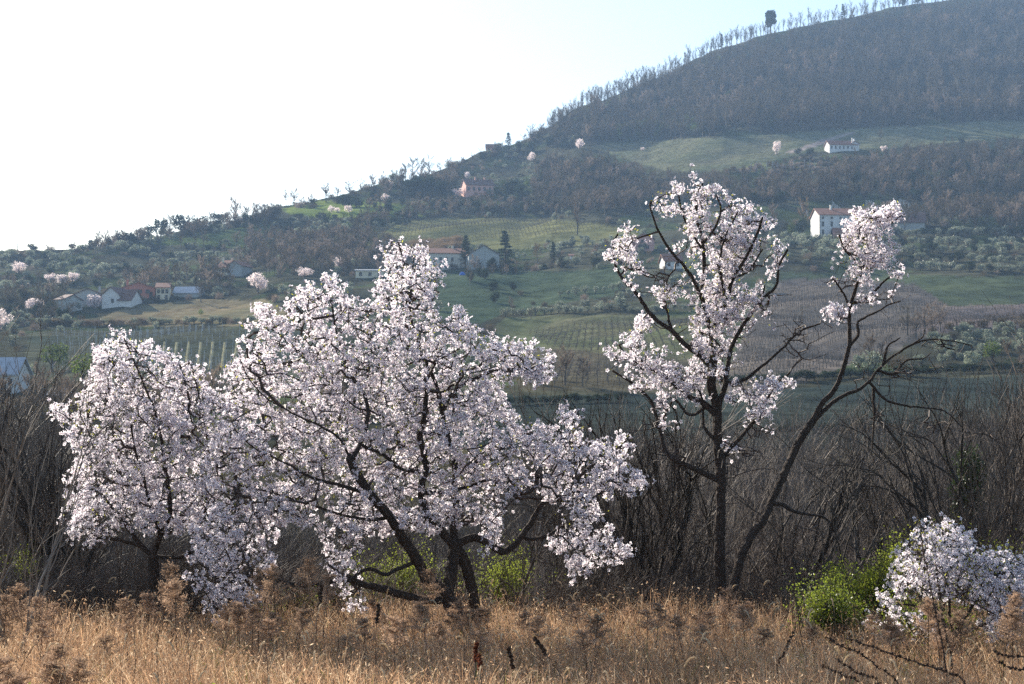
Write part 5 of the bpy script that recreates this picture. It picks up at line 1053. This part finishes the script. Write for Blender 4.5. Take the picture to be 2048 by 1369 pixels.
def foxtail_mesh(seed):
    r = np.random.default_rng(seed); Hh = r.uniform(.45, .62); L = .085; b = MB(); a = r.uniform(-1, 1); lean = r.uniform(.03, .14)
    st = resample([[0, 0, -.03], [lean * .3, 0, Hh * .5], [lean, 0, Hh], [lean + .025, 0, Hh + .015]], .05); V, Q, T = tube(st, .0013, 3); b.add(V, Q, m=1)
    ax = resample([st[-1], st[-1] + [.02, 0, .035], st[-1] + [.045, 0, .052], st[-1] + [.072, 0, .05]], .008); n = len(ax); s = np.linspace(0, 1, n)
    V, Q, T = tube(ax, .0045 * np.sin(np.clip(s * .92 + .08, 0, 1) * math.pi) ** .5 + .001, 5, .2, seed); b.add(V, Q, m=0)
    k = r.integers(0, n, 120); d = norm(rdir(r, 120) + norm(np.gradient(ax, axis=0))[k] * .7); p = ax[k]; sd_, _ = frame(d); wv = .0009
    b.add(np.stack([p - sd_ * wv, p + sd_ * wv, p + d * .013], 1).reshape(-1, 3), np.arange(360).reshape(-1, 3), m=0)
    return b
FX = [foxtail_mesh(500 + k).me('foxtail', [M['foxtail'], M['straw_stem']]) for k in range(6)]
r_ = random.Random(3)
for i in range(290):
    y = r_.uniform(9.2, 17.4); x = r_.uniform(-1, 1) * (.31 * y)
    obj('foxtail_grass', FX[i % 6], loc=(x, y, float(H(x, y))), rz=r_.uniform(0, 6.28), sc=r_.uniform(.7, 1.05), label='drooping pale foxtail head standing in the dry meadow grass', cat='foxtail', group='foxtail grasses in the meadow')
def plume_meshes(seed, Ht=.95):
    r = np.random.default_rng(seed); st = resample([[0, 0, -.05], [r.normal() * .03, 0, Ht * .4], [r.normal() * .06, 0, Ht * .78]], .08); b = MB(); V, Q, T = tube(st, np.linspace(.0045, .0025, len(st)), 5); b.add(V, Q); b.add(V, T)
    tip = st[-1]; A = []; B = []
    for k in range(34):
        t = r.uniform(0, 1); p0 = tip + [0, 0, -.18 + .3 * t]; a = r.uniform(0, 6.28); L = (.16 - .1 * t) * r.uniform(.6, 1.2)
        d = np.array([math.cos(a), math.sin(a), .55]); A.append(p0); B.append(p0 + norm(d) * L)
    A.append(tip); B.append(tip + [0, 0, .16]); A = np.array(A); B = np.array(B); h = MB(); V, Q = frustums(A, B, .0018, .0009, 3); h.add(V, Q)
    n = 1900; k = r.integers(0, len(A), n); p = A[k] + (B[k] - A[k]) * r.uniform(.15, 1.05, n)[:, None] + r.normal(size=(n, 3)) * .009; V, Q = leaves(r, p, .019, .34); h.add(V, Q)
    return b.me('stem', [M['stalk']]), h.me('seed_plume', [M['plume']])
PL = [plume_meshes(600 + k) for k in range(4)]
def plume(u, v, D, label, tilt=0, group=None, sc=1):
    """top of the plume at photo pixel (u, v)"""
    x = (u - 1024) / F * D; g = float(H(x, D)); top = float(P(u, v, D)[2]); s = max(.4, (top - g) / .92); k = random.randrange(4)
    e = bpy.data.objects.new('dead_goldenrod', None); COL.objects.link(e); e.location = (x, D, g); e.rotation_euler = (tilt * .3, tilt, random.uniform(0, 6.28)); e.scale = (sc, sc, s); e['label'] = label; e['category'] = 'dead weed'
    if group: e['group'] = group
    obj('stem', PL[k][0], e); obj('seed_plume', PL[k][1], e)
for (u, v, D, lab) in [(880, 1125, 15.2, 'brown feathery dead plume in front of the largest almond trunk'), (1460, 1170, 14.8, 'brown feathery dead plume at the foot of the tall almond'), (1475, 1215, 14.4, 'second brown plume at the foot of the tall almond'), (600, 1100, 14.0, 'tall feathery plume left of the largest almond stems'),
    (560, 1120, 13.8, 'feathery plume under the left edge of the largest crown'), (350, 1115, 14.0, 'feathery leaning plume below the left almond crown'), (365, 1150, 13.6, 'second plume below the left almond crown'), (520, 1130, 14.2, 'brown plume between the two left almond trees'), (655, 1140, 14.6, 'brown plume beside the low hanging blossoms'),
    (830, 1195, 14.6, 'short brown plume before the horizontal limb'), (860, 1205, 14.2, 'short brown plume right of the one before the limb'), (1310, 1200, 14.2, 'brown plume in the grass left of the tall almond'), (1290, 1215, 14.4, 'low brown plume left of the tall almond'), (1160, 1200, 14.8, 'brown plume under the right arm of the largest almond'), (1190, 1225, 14.0, 'low brown plume under the right arm'),
    (1850, 1190, 12.6, 'brown plume in front of the low almond bush'), (1925, 1215, 12.4, 'dark brown plume right in front of the low almond bush'), (1870, 1215, 12.8, 'low brown plume before the bush'), (1770, 1245, 13.4, 'brown plume left of the low almond bush'), (2030, 1180, 12.8, 'brown plume at the right edge'), (2010, 1210, 12.4, 'second brown plume at the right edge'),
    (915, 1200, 15.3, 'brown plume right in front of the largest almond trunk base'), (945, 1215, 15.0, 'brown plume right of the largest trunk base'), (900, 1222, 14.8, 'low brown plume at the foot of the largest trunk'), (975, 1210, 15.2, 'brown plume beside the right stem of the largest almond'), (1440, 1190, 15.6, 'brown plume left of the tall trunk base'), (1500, 1200, 15.4, 'brown plume right of the leaning trunk base'), (300, 1180, 15.4, 'brown plume at the left almond trunk base'), (330, 1200, 15.2, 'second brown plume at the left almond trunk base'),
    (60, 1160, 14.2, 'brown plume near the left edge'), (90, 1185, 13.6, 'brown plume right of the leftmost'), (20, 1180, 13.8, 'leftmost brown plume near the left edge'), (265, 1190, 13.4, 'brown plume under the left almond trunk'), (480, 1210, 13.6, 'brown plume in the grass left of centre'), (1080, 1230, 14.2, 'low plume right of the largest trunk'), (1400, 1245, 13.8, 'low plume left of the tall trunk')]:
    plume(u, v, D, lab, random.uniform(-.12, .12))
for i in range(52):
    u = random.uniform(-20, 2080); plume(u, random.uniform(1190, 1275), random.uniform(12.2, 16.4), 'short brown dead plume standing at the far edge of the meadow grass', random.uniform(-.2, .2), 'plumes along the meadow edge', 1.0)
def stalk(label, pts, D, r0, kind='plain', seed=0, cat='dead stalk'):
    """thin dead stem traced through photo pixels; 'knobbly' carries seed clusters, 'head' a dense seed head at the tip"""
    r = np.random.default_rng(700 + seed); q = np.array([P(u, v, D) for u, v in pts]); q[:, 1] += np.linspace(0, .25, len(q)); root = q[0].copy(); q -= root
    if q[0][2] + root[2] > float(H(root[0], root[1])): q = np.concatenate([q[:1] - [0, 0, q[0][2] + root[2] - float(H(root[0], root[1])) + .03], q])
    s = resample(q, .03); m_ = len(s); s[1:-1] += r.normal(size=(m_ - 2, 3)) * .003
    e = bpy.data.objects.new('dead_stalk', None); COL.objects.link(e); e.location = tuple(root); e['label'] = label; e['category'] = cat
    b = MB(); V, Q, T = tube(s, np.linspace(r0, r0 * .5, m_), 5); b.add(V, Q); b.add(V, T); obj('stem', b.me('stem', [M['stalk']]), e)
    if kind == 'plain':
        A = []; B = []
        for k in range(7):
            i = r.integers(m_ // 3, m_); A.append(s[i]); B.append(s[i] + norm(np.array([r.normal(), r.normal() * .3, 1.1])) * r.uniform(.04, .16))
        b = MB(); V, Q = frustums(A, B, r0 * .5, r0 * .25, 3); b.add(V, Q); V, Q = leaves(r, np.repeat(np.array(B), 3, 0) + r.normal(size=(21, 3)) * .008, .02, .4); b.add(V, Q); obj('side_twigs', b.me('side_twigs', [M['stalk']]), e)
    else:
        n = 260 if kind == 'knobbly' else 320; lo = .25 if kind == 'knobbly' else .80
        t = r.uniform(lo, 1, n); t = np.round(t * 46) / 46 + r.normal(size=n) * .004 if kind == 'knobbly' else t; i = np.clip((t * (m_ - 1)).astype(int), 0, m_ - 1)
        w = .012 if kind == 'knobbly' else .015; b = MB(); V, Q = leaves(r, s[i] + rdir(r, n) * w * r.uniform(.3, 1, n)[:, None], .02, .6); b.add(V, Q)
        obj('seed_clusters' if kind == 'knobbly' else 'seed_head', b.me('seed_clusters', [M['dock'] if kind == 'dock' else M['stalk']]), e)
stalk('tall knobbly dark stalk standing in front of the low almond bush', [(1897, 1369), (1888, 1290), (1876, 1210), (1866, 1140), (1858, 1062)], 11.6, .006, 'knobbly', 1)
stalk('second thin dark stalk right of the tall knobbly one', [(1905, 1330), (1895, 1260), (1890, 1190), (1888, 1130)], 12.2, .004, 'knobbly', 2)
stalk('long fallen knobbly stalk slanting to the right at the lower right', [(1930, 1369), (1893, 1346), (1840, 1330), (1780, 1310), (1735, 1295), (1708, 1288)], 11.0, .007, 'knobbly', 3)
stalk('fallen knobbly stalk just below and left of the long one', [(1795, 1369), (1760, 1338), (1728, 1313), (1690, 1298), (1667, 1284)], 11.2, .006, 'knobbly', 4)
stalk('short fallen knobbly stalk at the bottom, lower right', [(1760, 1372), (1720, 1350), (1685, 1328)], 10.8, .005, 'knobbly', 5)
stalk('lowest fallen knobbly stalk near the bottom edge', [(1720, 1376), (1690, 1355), (1655, 1342)], 10.8, .004, 'knobbly', 6)
stalk('short knobbly stalk leaning right in the grass below the green shrub', [(1552, 1342), (1572, 1310), (1585, 1290), (1602, 1268)], 11.8, .005, 'knobbly', 7)
stalk('upper short knobbly stalk at the right edge', [(2060, 1328), (2030, 1318), (2003, 1312)], 11.2, .004, 'knobbly', 8); stalk('lower short knobbly stalk at the right edge', [(2060, 1352), (2035, 1342), (2012, 1332)], 11.2, .004, 'knobbly', 9)
stalk('leaning stem with a dark teasel-like head right of the picture centre', [(1128, 1372), (1105, 1330), (1085, 1305), (1068, 1280)], 11.0, .004, 'head', 10)
stalk('upright stem with dark furry head beside the low hanging blossoms', [(632, 1260), (634, 1220), (637, 1172)], 13.0, .004, 'head', 11); stalk('stem with small dark head left of the picture centre', [(752, 1290), (751, 1250), (752, 1212)], 13.0, .003, 'head', 12)
stalk('broken dark stalk bent into a narrow V', [(1008, 1365), (1007, 1330), (1010, 1292), (1018, 1310), (1028, 1355)], 11.2, .0035, 'bent', 13)
stalk('reddish brown dock spike at the bottom centre', [(948, 1380), (950, 1340), (950, 1290)], 11.2, .006, 'dock', 14); stalk('second reddish dock spike right beside the first', [(962, 1380), (960, 1345), (955, 1318)], 11.0, .005, 'dock', 15)
for k, (pts, D, lab) in enumerate([([(536, 1372), (530, 1320), (512, 1240), (498, 1190)], 11.4, 'pale thin stalk rising beside the left plumes'), ([(318, 1369), (308, 1310), (314, 1230), (300, 1170)], 11.6, 'dark branching stalk under the left almond'),
    ([(812, 1340), (806, 1270), (800, 1200)], 11.8, 'thin straight stalk in front of the horizontal limb'), ([(855, 1350), (850, 1280), (846, 1195), (842, 1100)], 11.6, 'long thin stalk crossing the largest almond stems'), ([(676, 1320), (675, 1240), (672, 1160), (672, 1080)], 11.8, 'long thin stalk left of the horizontal limb'),
    ([(690, 1372), (700, 1320), (712, 1280)], 11.0, 'short dark stalk at the bottom left of centre'), ([(928, 1290), (920, 1240), (905, 1190), (892, 1150)], 12.0, 'curving thin stalk before the largest trunk'), ([(268, 1369), (262, 1320), (250, 1260)], 11.2, 'brown stalk at the lower left'),
    ([(1300, 1372), (1290, 1310), (1262, 1255)], 11.2, 'thin bent stalk below the tall almond'), ([(1475, 1372), (1460, 1330), (1440, 1290)], 11.0, 'dark thin stalk under the tall almond trunk'), ([(1620, 1369), (1600, 1240), (1592, 1150), (1588, 1060)], 12.0, 'tall thin brown stalk left of the bright green shrub'),
    ([(1960, 1369), (1935, 1300), (1912, 1250), (1890, 1190)], 11.6, 'thin curved stalk right of the knobbly one'), ([(2000, 1330), (1985, 1270), (1960, 1200)], 12.0, 'thin stalk before the right half of the low bush'), ([(30, 1369), (50, 1310), (80, 1260)], 11.0, 'orange brown stalk at the lower left corner'), ([(380, 1369), (370, 1310), (352, 1250)], 11.2, 'leaning stalk below the left blossoms'),
    ([(1180, 1369), (1200, 1300), (1230, 1240)], 11.6, 'pale slanting stalk right of centre'), ([(120, 1372), (112, 1310), (125, 1250)], 11.0, 'tan stalk with side twigs at the lower left'), ([(1360, 1369), (1352, 1300), (1357, 1230)], 11.4, 'thin stalk left of the tall trunk')]):
    stalk(lab, pts, D, .0032, 'plain', 20 + k)
r = np.random.default_rng(44)
for k in range(9):   # curled tan weeds in the left corner
    u = float(r.uniform(0, 150)); v = float(r.uniform(1285, 1340)); plume(u, v, 10.6 + .1 * k, 'curled orange tan weed in the lower left corner', .15, 'tan weeds in the left corner', 1)
